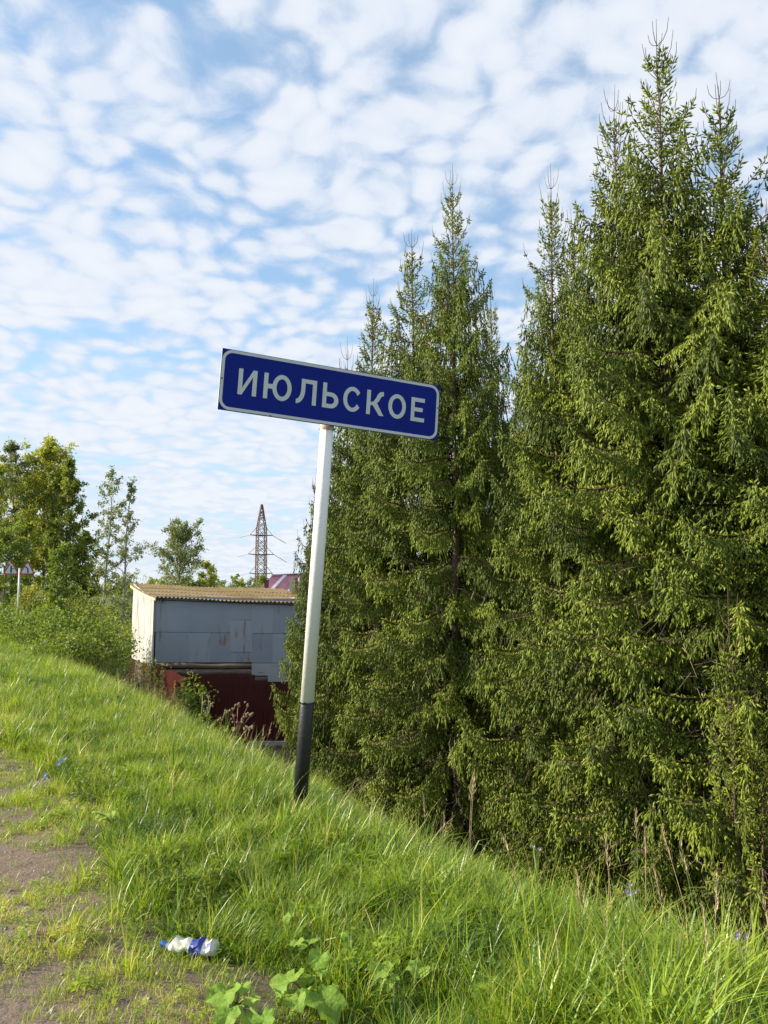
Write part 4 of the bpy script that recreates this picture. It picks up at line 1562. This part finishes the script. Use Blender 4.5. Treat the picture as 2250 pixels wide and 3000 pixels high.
names = []
specs = []
for i in range(5):      # 0-4 fine meadow grass
    specs.append((f'a{i}', 200 + i, 17, .16, .36, .075, .0055, (.15, 1.0), .09, .42, 4))
for i in range(5):      # 5-9 broader blue-green couch grass
    specs.append((f'b{i}', 210 + i, 13, .20, .42, .075, .0090, (.30, 1.2), .05, .24, 5))
for i in range(4):      # 10-13 short trodden grass
    specs.append((f'c{i}', 220 + i, 16, .05, .13, .06, .0042, (.2, .9), .10, .45, 3))
for i in range(4):      # 14-17 tall thin with dry stems
    specs.append((f'd{i}', 230 + i, 10, .30, .66, .08, .0040, (.1, .6), .35, .45, 4))


def herb(name, seed, n, leaf, h, tint0):
    """low broadleaf herb: oval leaves on short stalks"""
    rng = np.random.default_rng(seed)
    V, F, T = [], [], []
    for i in range(n):
        a = rng.uniform(0, 6.28); r = rng.uniform(.01, .07)
        c = Vector((r * math.cos(a), r * math.sin(a), h * rng.uniform(.25, 1.0)))
        d = Vector((math.cos(a), math.sin(a), rng.uniform(-.3, .6))).normalized()
        sd_ = d.cross(Vector((0, 0, 1))).normalized()
        up_ = sd_.cross(d)
        l = leaf * rng.uniform(.6, 1.3)
        ti = tint0 + rng.uniform(-.12, .16)
        n0 = len(V)
        for f, ww, lift in ((0, .04, 0), (.35, .30, .05), (.7, .26, .02), (1, 0.02, -.10)):
            for q in (-1, 0, 1):
                V.append(tuple(c + d * l * f + sd_ * l * ww * q + up_ * l * (lift + .06 * abs(q))))
        for k in range(3):
            for q in range(2):
                x = n0 + 3 * k + q
                F.append((x, x + 1, x + 4, x + 3))
        T += [ti] * 12
        n0 = len(V)
        V += [(0, -.0012, -.02), (0, .0012, -.02), tuple(c)]
        F.append((n0, n0 + 1, n0 + 2)); T += [ti] * 3
    o = bpy.data.objects.new(name, mesh_np(name, V, F, M['grass'], True, T))
    GC.objects.link(o)


for nm, *a in sorted(specs):
    tuft(nm, *a)
for i in range(4):      # 18-21 broadleaf herbs
    herb(f'e{i}', 260 + i, 18, .042 + .008 * i, .15, .18 + .08 * i)


def wave2(x, y, k, s):
    return np.sin(k * x + s) * np.sin(k * y * 1.1 + 2.1 * s) + .6 * np.sin(1.9 * k * x - 1.3 * k * y + 3.3 * s) + .35 * np.sin(3.7 * k * y + 2.7 * k * x + s)


def scatter(n, Lr, tr, seed):
    rng = np.random.default_rng(seed)
    L_ = rng.uniform(*Lr, n); t_ = rng.uniform(*tr, n)
    return 0.866 * L_ - 0.5 * t_, 0.5 * L_ + 0.866 * t_, L_, t_, rng


def build_grass(name, label, sets):
    X, Y, IX, SC, RT, PT = [], [], [], [], [], []
    for n, Lr, tr, seed, fscale in sets:
        x, y, L_, t_, rng = scatter(n, Lr, tr, seed)
        # only where the camera, or one a step to its side, could look
        ok = (y > 1.6) & (np.abs(x) < y * .62 + 1.6)
        patch = wave2(x, y, 1.9, seed % 3 + .7)
        fine_p = wave2(x, y, 4.5, 1.3)
        edge = 0.95 + 0.30 * wave2(x, y, 1.1, 2.0)
        d_ = L_ - edge
        dens = np.where(d_ > 0, 1.0, np.clip(0.76 + d_ * 0.22 + 0.30 * patch + .28 * fine_p, 0.05, 1))
        dens = np.where(L_ < -0.8, 0, dens)
        dens *= 1 - smooth01((L_ - 6.4) / 2.0) * .85
        bare = (wave2(x, y, 2.7, 5.0) > 1.55) & (L_ > 1.6)
        dens = np.where(bare, dens * .40, dens)
        dens = dens * np.clip(.80 + .28 * wave2(x, y, 5.7, 2.2), .22, 1)
        dens = dens * (1 - .50 * np.exp(-((L_ - .30 - .12 * wave2(x, y, .8, 1.0)) / .42) ** 2) * (fine_p < .9))
        ok &= rng.uniform(size=n) < dens
        x, y, L_, d_, patch, fine_p = x[ok], y[ok], L_[ok], d_[ok], patch[ok], fine_p[ok]
        m_ = len(x)
        r = rng.uniform(size=m_)
        ix = np.where(r < .62, rng.integers(0, 5, m_), np.where(r < .93, rng.integers(5, 10, m_), rng.integers(14, 18, m_)))
        couch = patch > .55
        ix = np.where(couch & (r < .7), rng.integers(5, 10, m_), ix)
        short = (d_ < 0.10) | ((d_ < .5) & (r < .35))
        ix = np.where(short, rng.integers(10, 14, m_), ix)
        r2 = rng.uniform(size=m_)
        herbs = r2 < np.where(d_ > .3, 1.0, .6) * np.where(L_ < 3.4, .15 + .22 * (wave2(x, y, 1.6, 4.4) > .4), .07)
        ix = np.where(short & (r > .93) & (d_ > -.3), rng.integers(0, 5, m_), ix)
        ix = np.where(herbs, rng.integers(18, 22, m_), ix)
        h = np.interp(d_, [-.6, 0, .5, 1.0, 1.8, 3.5], [.75, .95, .68, .85, 1.02, 1.1])
        h = h * (1 + .30 * smooth01((4.2 - t_[ok]) / 2.2) * smooth01((L_ - 1.5) / .8)) * rng.uniform(.62, 1.32, m_) * (1 + .12 * fine_p + .22 * wave2(x, y, 6.5, .4))
        h = np.where(herbs & (d_ < .25), h * .55, h)
        X.append(x); Y.append(y); IX.append(ix); SC.append(h * fscale * .66)
        RT.append(np.stack([rng.normal(size=m_) * .12, rng.normal(size=m_) * .12, rng.uniform(0, 6.28, m_)], 1))
        PT.append(np.clip(-.04 + .13 * patch + .10 * fine_p + np.where(d_ < .15, .10, 0), -.28, .3) + rng.uniform(-.13, .11, m_))
    X, Y = np.concatenate(X), np.concatenate(Y)
    Z = ground_z(X, Y)
    me = bpy.data.meshes.new(name)
    me.vertices.add(len(X))
    me.vertices.foreach_set('co', np.stack([X, Y, Z], 1).astype(np.float32).ravel())
    for nm, ty, arr, key in (('idx', 'INT', np.concatenate(IX).astype(np.int32), 'value'), ('scl', 'FLOAT', np.concatenate(SC).astype(np.float32), 'value'),
                             ('rot', 'FLOAT_VECTOR', np.concatenate(RT).astype(np.float32).ravel(), 'vector'), ('patch', 'FLOAT', np.concatenate(PT).astype(np.float32), 'value')):
        at_ = me.attributes.new(nm, ty, 'POINT')
        at_.data.foreach_set(key, arr)
    o = bpy.data.objects.new(name, me)
    COL.objects.link(o)
    ng = bpy.data.node_groups.new('scatter_tufts', 'GeometryNodeTree')
    ng.interface.new_socket('Geometry', in_out='INPUT', socket_type='NodeSocketGeometry')
    ng.interface.new_socket('Geometry', in_out='OUTPUT', socket_type='NodeSocketGeometry')
    g = NT(ng)
    gi, go = g.n('NodeGroupInput'), g.n('NodeGroupOutput')
    ci = g.n('GeometryNodeCollectionInfo', inp={'Collection': GC, 'Separate Children': True, 'Reset Children': True})

    def na(nm, ty):
        nd = g.n('GeometryNodeInputNamedAttribute', data_type=ty)
        nd.inputs[0].default_value = nm
        return nd.outputs[0]
    iop = g.n('GeometryNodeInstanceOnPoints', inp={'Pick Instance': True})
    e2r = g.n('FunctionNodeEulerToRotation')
    g.link(na('rot', 'FLOAT_VECTOR'), e2r.inputs[0])
    g.link(gi.outputs[0], iop.inputs['Points'])
    g.link(ci.outputs[0], iop.inputs['Instance'])
    g.link(na('idx', 'INT'), iop.inputs['Instance Index'])
    g.link(e2r.outputs[0], iop.inputs['Rotation'])
    g.link(na('scl', 'FLOAT'), iop.inputs['Scale'])
    g.link(iop.outputs[0], go.inputs[0])
    md = o.modifiers.new('scatter', 'NODES')
    md.node_group = ng
    tag(o, label, 'grass', kind='stuff')
    print(name, len(X))


build_grass('grass', 'long sunlit grass covering the verge and bank', [
    (52000, (-1.2, 4.6), (0.5, 11), 301, 1.0),
    (21000, (0.0, 6.0), (11, 24), 302, 1.15),
    (15000, (1.0, 8.0), (24, 50), 303, 1.5),
    (9000, (4.6, 9.5), (2, 26), 304, 1.1),
])

# pebbles on the worn shoulder
mb = MB()
prg = np.random.default_rng(15)
for i in range(900):
    L_, t_ = prg.uniform(-.6, 1.0), prg.uniform(1.5, 8)
    x, y = 0.866 * L_ - 0.5 * t_, 0.5 * L_ + 0.866 * t_
    s = prg.uniform(.004, .012)
    z = gz(x, y)
    v = [(x + s * prg.uniform(.7, 1.3), y, z), (x, y + s, z), (x - s, y + s * .2, z), (x, y - s * prg.uniform(.7, 1.2), z), (x + s * .2, y, z + s * .8)]
    mb.add(v, [(0, 1, 4), (1, 2, 4), (2, 3, 4), (3, 0, 4)])
tag(mb.part('gravel', M['stone']), 'small stones scattered on the worn shoulder', 'gravel', kind='stuff')

# ------------------------------------------------------------------ plants in the grass
def big_leaf(rng, size, tint):
    """rounded lobed leaf with a folded midrib, wavy rim and its stalk"""
    n, rings = 22, 4
    V, F, T = [(0, 0, 0)], [], [tint]
    ph = rng.uniform(0, 6.28)
    for r in range(1, rings + 1):
        f = r / rings
        for k in range(n):
            a = 2 * PI * k / n
            notch = 1 - .55 * math.exp(-((a - PI) / .35) ** 2)
            lobes = 1 + (.11 * math.cos(7 * a) + .05 * rng.normal()) * f
            rad = size * .5 * f * notch * lobes
            x, y = rad * math.cos(a) * 1.08, rad * math.sin(a)
            z = abs(y) * .30 + .07 * size * f * f * math.sin(3 * a + ph) - .16 * size * f * f * max(0, math.cos(a)) + .05 * size * f * rng.normal()
            V.append((x, y, z)); T.append(tint + .10 * (k % 2) * (r < rings))
    for k in range(n):
        F.append((0, 1 + k, 1 + (k + 1) % n))
    for r in range(rings - 1):
        for k in range(n):
            a, b_ = 1 + r * n + k, 1 + r * n + (k + 1) % n
            F.append((a, a + n, b_ + n, b_))
    return V, F, T


def burdock(leaf_specs, base_px, label, seed):
    rng = np.random.default_rng(seed)
    b0 = ground_at(*base_px)
    root = empty('burdock_plant', (b0.x, b0.y, gz(b0.x, b0.y)), label, 'plant', 'broad leaved plants in the grass')
    st_ = MB()
    for sx, sy, s in leaf_specs:
        p = ground_at(sx, sy, rng.uniform(.07, .14))
        V, F, T = big_leaf(rng, s * .70, rng.uniform(.45, .95))
        outd = Vector((p.x - b0.x, p.y - b0.y, 0))
        az = math.atan2(outd.y, outd.x) if outd.length > .03 else rng.uniform(0, 6.28)
        Mx = Matrix.Translation(p) @ Matrix.Rotation(az + rng.uniform(-.5, .5), 4, 'Z') @ Matrix.Rotation(rng.uniform(-.1, .5), 4, 'Y') @ Matrix.Rotation(rng.uniform(-.35, .35), 4, 'X')
        me = mesh_np('leaf', V, F, M['leaf_big'], True, T)
        link_obj('leaf', me, root, M=Mx)
        st_.tube([(b0.x, b0.y, gz(b0.x, b0.y)), ((b0.x + p.x) / 2, (b0.y + p.y) / 2, p.z * .7 + gz(b0.x, b0.y) * .3), tuple(p)], [.006, .005, .003], 5)
    st_.part('leaf_stalks', M['stem'], root)


burdock([(868, 2668, .13), (905, 2672, .13), (845, 2690, .09)], (880, 2700), 'broad leaved plant alone in the long grass below the sign post', 1)
burdock([(905, 2762, .15), (990, 2745, .14), (935, 2808, .13), (870, 2760, .09)], (925, 2800), 'broad leaved plant with four leaves beside the crushed bottle', 2)
burdock([(848, 2872, .20), (872, 2925, .15), (948, 2935, .22), (945, 2852, .09), (905, 2870, .09)], (895, 2920), 'largest broad leaved plant, with wide pale leaves', 3)
burdock([(1113, 2835, .15), (1135, 2885, .09)], (1120, 2860), 'broad leaved plant with one round upturned leaf', 4)
burdock([(1228, 2838, .15), (1155, 2862, .06), (1260, 2800, .08)], (1210, 2870), 'broad leaved plant with a round pale leaf in the thick grass', 5)
burdock([(655, 2915, .17), (718, 2972, .14), (735, 2930, .11), (710, 2893, .09), (665, 2975, .13), (770, 2990, .13)], (690, 2955), 'low spreading broad leaved plant nearest the bare earth', 6)
burdock([(325, 2385, .09), (350, 2410, .10), (300, 2400, .08), (375, 2395, .08), (340, 2370, .07), (280, 2380, .07)], (335, 2420), 'dark leafy weed clump at the edge of the worn earth', 7)
burdock([(1110, 2560, .09), (1135, 2575, .08), (1085, 2580, .08)], (1110, 2600), 'small leafy weed in the long grass near the spruces', 8)


def leafy_weed(sx, sy, h, label, seed, mat='leaf_bush', n=10, leaf=.05, group=None, name='leafy_weed'):
    rng = np.random.default_rng(seed)
    b0 = ground_at(sx, sy)
    root = empty(name, (b0.x, b0.y, gz(b0.x, b0.y)), label, 'weed', group)
    sm = MB(); P = []; T = []
    for i in range(n):
        e = Vector((rng.normal() * .05, rng.normal() * .05, h * rng.uniform(.6, 1.1)))
        p0 = Vector((rng.normal() * .04, rng.normal() * .04, -.02))
        e += p0
        sm.tube([p0, e], [.003, .0015], 3, False)
        for f in np.linspace(.2, 1, 12):
            P.append(np.array(p0.lerp(e, f)) + rng.normal(size=3) * .012); T.append(rng.uniform(.2, .9))
    link_obj('stems', mesh_np('stems', sm.V, sm.F, M['stem']), root)
    c = link_obj('leaves', leaves_mesh('leaves', P, T, leaf, M[mat], rng, aspect=.4), root)
    c['kind'] = 'stuff'


GW = 'leafy weeds in the verge grass'
wr = np.random.default_rng(9)
for i, (sx, sy) in enumerate(((250, 2350), (290, 2330), (560, 2690), (470, 2640), (330, 2300), (200, 2150), (260, 2200), (640, 2640), (160, 2110), (225, 2290), (90, 2060), (110, 2150))):
    leafy_weed(sx, sy, wr.uniform(.12, .24), 'leafy green weed growing in the verge grass beside the worn earth', 400 + i, n=10, leaf=.045, mat='leaf_bright' if i % 2 else 'leaf_bush', group=GW)


def wormwood(sx, top, Y, label, seed, group='dry weeds by the red fence'):
    tp = at(sx, top, Y)
    z0 = gz(tp.x, Y)
    rng = np.random.default_rng(seed)
    root = empty('wormwood_weed', (tp.x, Y, z0), label, 'weed', group)
    sm = MB(); P = []; T = []
    H = max(.4, tp.z - z0)
    for i in range(9):
        a = rng.uniform(0, 6.28); o_ = rng.uniform(0, .28)
        e = Vector((math.cos(a) * o_, math.sin(a) * o_, H * rng.uniform(.6, 1.02)))
        p0 = Vector((math.cos(a) * .08, math.sin(a) * .08, -.05))
        sm.tube([p0, p0.lerp(e, .6) + Vector((0, 0, .04)), e], [.008, .006, .003], 4, False)
        for f in np.linspace(.2, 1.0, 26):
            q = np.array(p0.lerp(e, f))
            P.append(q + rng.normal(size=3) * .05 * (1.3 - f)); T.append(.25 + .6 * f + rng.uniform(-.2, .2))
    link_obj('stems', mesh_np('stems', sm.V, sm.F, M['straw']), root)
    c = link_obj('leaves', leaves_mesh('leaves', P, T, .085, M['weed_grey'], rng, aspect=.35), root)
    c['kind'] = 'stuff'


for i, (sx, tp_, Y) in enumerate(((285, 1915, 22), (305, 1905, 22.5), (380, 1935, 22.5), (410, 1925, 23), (440, 1915, 24), (345, 1950, 20), (250, 1935, 20), (430, 1960, 21), (470, 1970, 21.5), (500, 2000, 20), (395, 1975, 19), (460, 2010, 18.5), (520, 2040, 18.5), (485, 2050, 17), (360, 1985, 18), (535, 2070, 16.5))):
    wormwood(sx, tp_, Y, 'greyish brown dry weed on the bank by the red fence', 500 + i)

# tall grass stalks with seed heads on the crest of the bank
def stalk(tip, LL, label, seed, base_x=None, green=False, head=.15, thick=.0017, group='tall grass stalks along the bank'):
    rng = np.random.default_rng(seed)
    bx = base_x if base_x is not None else tip[0]
    a = (bx - 1125) / FPX
    Y = LL / (.866 * a + .5)
    b0 = Vector((a * Y, Y, 0)); b0.z = gz(b0.x, b0.y)
    tp = at(tip[0], tip[1], Y)
    root = empty('tall_grass_stalk', b0, label, 'grass stalk', group)
    mid_ = b0.lerp(tp, .55) + Vector((-.04 * (tp.x - b0.x), 0, .03))
    mb = MB(); mb.tube([b0 - Vector((0, 0, .05)), mid_, tp], [thick, thick * .8, thick * .5], 5)
    mb.part('stem', M['stem' if green else 'straw'], root, True)
    mb = MB()
    d = (tp - mid_).normalized()
    for i in range(26):
        f = i / 26
        q = tp - d * head * (1 - f)
        o_ = Vector((rng.normal(), rng.normal(), rng.uniform(-.2, .8))).normalized()
        l = .022 * (1.25 - f) * rng.uniform(.6, 1.3)
        e = q + o_ * l + d * .02
        s_ = o_.cross(d).normalized() * .0016
        mb.add([tuple(q), tuple(q.lerp(e, .6) + s_), tuple(e + d * .012), tuple(q.lerp(e, .6) - s_)], [(0, 1, 2, 3)])
    mb.part('seed_head', M['chaff'], root)
    mb = MB()
    for k in range(2):
        q = b0.lerp(tp, rng.uniform(.2, .45))
        o_ = Vector((rng.uniform(-1, 1), rng.uniform(-.6, .6), 0)).normalized()
        l = rng.uniform(.14, .25)
        w_ = Vector((-o_.y, o_.x, 0)) * .004
        pts = [q, q + o_ * l * .4 + Vector((0, 0, l * .5)), q + o_ * l * .9 + Vector((0, 0, l * .5))]
        mb.add([tuple(pts[0] - w_), tuple(pts[0] + w_), tuple(pts[1] + w_), tuple(pts[1] - w_), tuple(pts[2])], [(0, 1, 2, 3), (3, 2, 4)])
    mb.part('leaf', M['stem'], root)


TS = 'tall dry grass stalk with a feathery seed head on the crest before the spruces'
for i, (tip, LL, bx) in enumerate((((1389, 2258), 2.9, 1362), ((1384, 2280), 2.95, 1358), ((1864, 2380), 3.0, 1842), ((1890, 2425), 3.0, 1860), ((1940, 2430), 3.0, 2030), ((1992, 2465), 2.95, 2040), ((2100, 2570), 2.9, 2040),
                                  ((1915, 2545), 2.95, 1945), ((2235, 2620), 3.1, 2232), ((1470, 2445), 2.8, 1540), ((1772, 2450), 3.0, 1775), ((1300, 2380), 2.8, 1290), ((2060, 2660), 2.6, 2040), ((1690, 2560), 2.7, 1680), ((1240, 2330), 2.9, 1250))):
    stalk(tip, LL, TS, 600 + i, bx, i % 3 == 2)
TS2 = 'tall dry grass stalk standing against the red fence'
for i, (tip, LL, bx) in enumerate((((795, 2120), 3.5, 770), ((820, 2130), 3.6, 785), ((772, 2128), 3.4, 768), ((690, 2065), 3.3, 640), ((660, 2080), 3.3, 640), ((862, 2110), 3.4, 850), ((915, 2290), 3.3, 900), ((845, 2235), 3.1, 800))):
    stalk(tip, LL, TS2, 640 + i, bx, i % 2 == 1, group='tall grass stalks by the red fence')


def dry_herb(sx0_, tips, LL, label, seed, red=True, flower=None, name='dry_burdock', cat='weed', group=None):
    rng = np.random.default_rng(seed)
    a = (sx0_ - 1125) / FPX
    Y = LL / (.866 * a + .5)
    b0 = Vector((a * Y, Y, 0)); b0.z = gz(b0.x, b0.y)
    root = empty(name, b0, label, cat, group)
    st_ = MB()
    top = max((at(x, y, Y) for x, y in tips), key=lambda v: v.z)
    st_.tube([b0 - Vector((0, 0, .05)), b0.lerp(top, .5) + Vector((.01, 0, 0)), top], [.0045, .0035, .002] if flower else [.008, .006, .003], 6)
    for i, (x, y) in enumerate(tips):
        p = at(x, y, Y + rng.uniform(-.1, .1))
        j = b0.lerp(top, min(.85, max(.15, (p.z - b0.z) / (top.z - b0.z) * .62)))
        st_.tube([j, j.lerp(p, .5) + Vector((0, 0, -.01)), p], [.002, .002, .0015] if flower else [.005, .004, .003], 5)
        hb = MB()
        if flower:
            for k in range(14):
                aa = 2 * PI * k / 14
                d_ = Vector((math.cos(aa), -.7 + .3 * math.sin(aa * 3), math.sin(aa))).normalized()
                s_ = d_.cross(Vector((0, 1, 0))).normalized() * .003
                e = p + d_ * (.019 if flower == 'blue_petal' else .011)
                hb.add([tuple(p), tuple(p.lerp(e, .8) + s_), tuple(e), tuple(p.lerp(e, .8) - s_)], [(0, 1, 2, 3)])
            hb.part('flower', M[flower], root)
        else:
            for k in range(5):
                c = p + Vector((rng.normal(), rng.normal(), rng.normal())) * .016
                pts = [c + Vector((0, 0, -.012)), c + Vector((0, 0, -.006)), c + Vector((0, 0, .006)), c + Vector((0, 0, .013))]
                hb.tube(pts, [.004, .012, .012, .005], 7)
                for q in range(7):
                    d_ = Vector((rng.normal(), rng.normal(), rng.normal())).normalized()
                    hb.tube([c + d_ * .008, c + d_ * .022], [.0018, .0006], 3, False)
            hb.part('burr_head', M['burr'], root)
    st_.part('stem', M['stem_red' if red else 'stem'], root, True)
    lv_ = MB()
    for k in range(5):
        q = b0.lerp(top, rng.uniform(.15, .7))
        V, F, T = big_leaf(rng, rng.uniform(.04, .09) if not flower else .03, .6)
        Mx = Matrix.Translation(q + Vector((rng.uniform(-.05, .05), rng.uniform(-.03, .03), 0))) @ Matrix.Rotation(rng.uniform(0, 6.28), 4, 'Z') @ Matrix.Rotation(rng.uniform(.2, .9), 4, 'Y')
        lv_.add([tuple(Mx @ Vector(v)) for v in V], F, .6)
    lv_.part('leaves', M['leaf_bush'], root, True, True)


def z6(x, y):
    return (400 + x * .3315, 1900 + y * .3315)


dry_herb(695, [z6(897, 495), z6(985, 505), z6(1015, 582), z6(965, 590), z6(930, 640), z6(895, 640), z6(860, 598)], 3.45, 'dried burdock with reddish stems and burrs before the red fence', 1)
dry_herb(665, [z6(795, 540), z6(730, 640), z6(820, 545)], 3.4, 'grey dried burdock with few burrs beside the reddish one', 2, False)
dry_herb(700, [z6(1010, 690), z6(965, 715), z6(1000, 705)], 3.3, 'low dried burdock with burrs at the end of the concrete plinth', 3, True)
dry_herb(595, [z6(585, 405), z6(600, 490), z6(610, 545)], 3.3, 'tall spiky dried weed before the corner of the red fence', 4, False)
dry_herb(610, [z6(640, 420), z6(650, 500), z6(625, 580), z6(660, 490)], 3.35, 'second spiky dried weed beside the burdocks', 5, False)
dry_herb(165, [(183, 2228), (172, 2236), (190, 2220), (132, 2268), (137, 2276), (189, 2270)], 0.95, 'chicory with blue flowers at the edge of the worn earth', 6, False, 'blue_petal', 'chicory_plant', 'flower')
dry_herb(1850, [(1845, 2590), (1858, 2612), (1835, 2608), (1842, 2618)], 2.9, 'mauve flower on the crest among the tall grass stalks', 7, False, 'mauve_petal', 'mauve_flower', 'flower')
dry_herb(2165, [(2160, 2733), (2182, 2742), (2155, 2745)], 2.95, 'mauve flower above the dark hollow under the spruces', 8, False, 'mauve_petal', 'mauve_flower', 'flower')
dry_herb(1570, [(1562, 2478), (1580, 2486)], 3.0, 'mauve flower on the crest nearest the tall paired straw stalks', 9, False, 'mauve_petal', 'mauve_flower', 'flower')
b0 = ground_at(592, 2640)
cl = empty('clover', (b0.x, b0.y, gz(b0.x, b0.y)), 'single pink clover head in the grass above the crushed bottle', 'flower')
hp_ = at(592, 2608, b0.y)
mb = MB(); mb.tube([b0, hp_], [.002, .0015], 4); mb.part('stem', M['stem'], cl)
mb = MB(); mb.tube([hp_ + Vector((0, 0, z)) for z in (-.010, -.004, .004, .011)], [.004, .0105, .010, .004], 9); mb.part('flower_head', M['pink_petal'], cl, True)

# ------------------------------------------------------------------ crushed bottle
bp = ground_at(552, 2800)
bz = gz(bp.x, bp.y)
bottle = empty('plastic_bottle', (bp.x, bp.y, bz), 'crushed plastic bottle with a blue cap and blue label lying in the grass', 'bottle')
brng = np.random.default_rng(4)
axd = Vector((0.985, -0.10, -0.02)).normalized()
sd = Vector((0.10, 0.985, 0)).normalized()
upv = Vector((0, 0, 1))
c0 = Vector((bp.x, bp.y, bz + 0.040)) - axd * 0.105


def bpt(s, a, r, sq=1.0):
    k = 1 + .13 * math.sin(3 * a + s * 41) * math.sin(s * 60 + 1) + .07 * math.sin(5 * a + 90 * s)
    return c0 + axd * (s * .24) + sd * (math.cos(a) * r * k * 1.1) + upv * (math.sin(a) * r * k * sq - .008 * math.sin(s * 26))


prof = [(.0, .014), (.03, .014), (.06, .016), (.11, .028), (.18, .040), (.26, .044), (.34, .043), (.42, .036), (.50, .041), (.58, .044), (.66, .043), (.74, .044), (.82, .041), (.90, .044), (.96, .040), (1.0, .026)]


def revolve(pr, mat, name, parent, grow=0.0, seg=22, cap=True, face_filter=None):
    V, F = [], []
    for s, r in pr:
        for k in range(seg):
            V.append(tuple(bpt(s, 2 * PI * k / seg, r + grow, .68)))
    for i in range(len(pr) - 1):
        for k in range(seg):
            if face_filter and not face_filter(i, k):
                continue
            k2 = (k + 1) % seg
            F.append((i * seg + k, i * seg + k2, (i + 1) * seg + k2, (i + 1) * seg + k))
    if cap:
        F.append(tuple(range(seg))); F.append(tuple((len(pr) - 1) * seg + k for k in range(seg)))
    return part(name, V, F, mat, parent)


body = revolve(prof, M['plastic'], 'body', bottle)
revolve([(-.085, .0165), (-.08, .0175), (.005, .0175), (.01, .015)], M['cap_blue'], 'cap', bottle)
lab = revolve([p_ for p_ in prof if .14 < p_[0] < .95], M['label_white'], 'label', bottle, 0.0012, cap=False)
revolve([p_ for p_ in prof if .47 < p_[0] < .76], M['label_blue'], 'label_print', lab, 0.0024, cap=False, face_filter=lambda i, k: not (k in (3, 4, 15, 16) and i == 1))
revolve([p_ for p_ in prof if .80 < p_[0] < .92], M['label_blue'], 'label_print', lab, 0.0024, cap=False, face_filter=lambda i, k: k % 7 < 2)
revolve([p_ for p_ in prof if .30 < p_[0] < .45], M['label_red'], 'label_print', lab, 0.0024, cap=False, face_filter=lambda i, k: k in (17, 18))
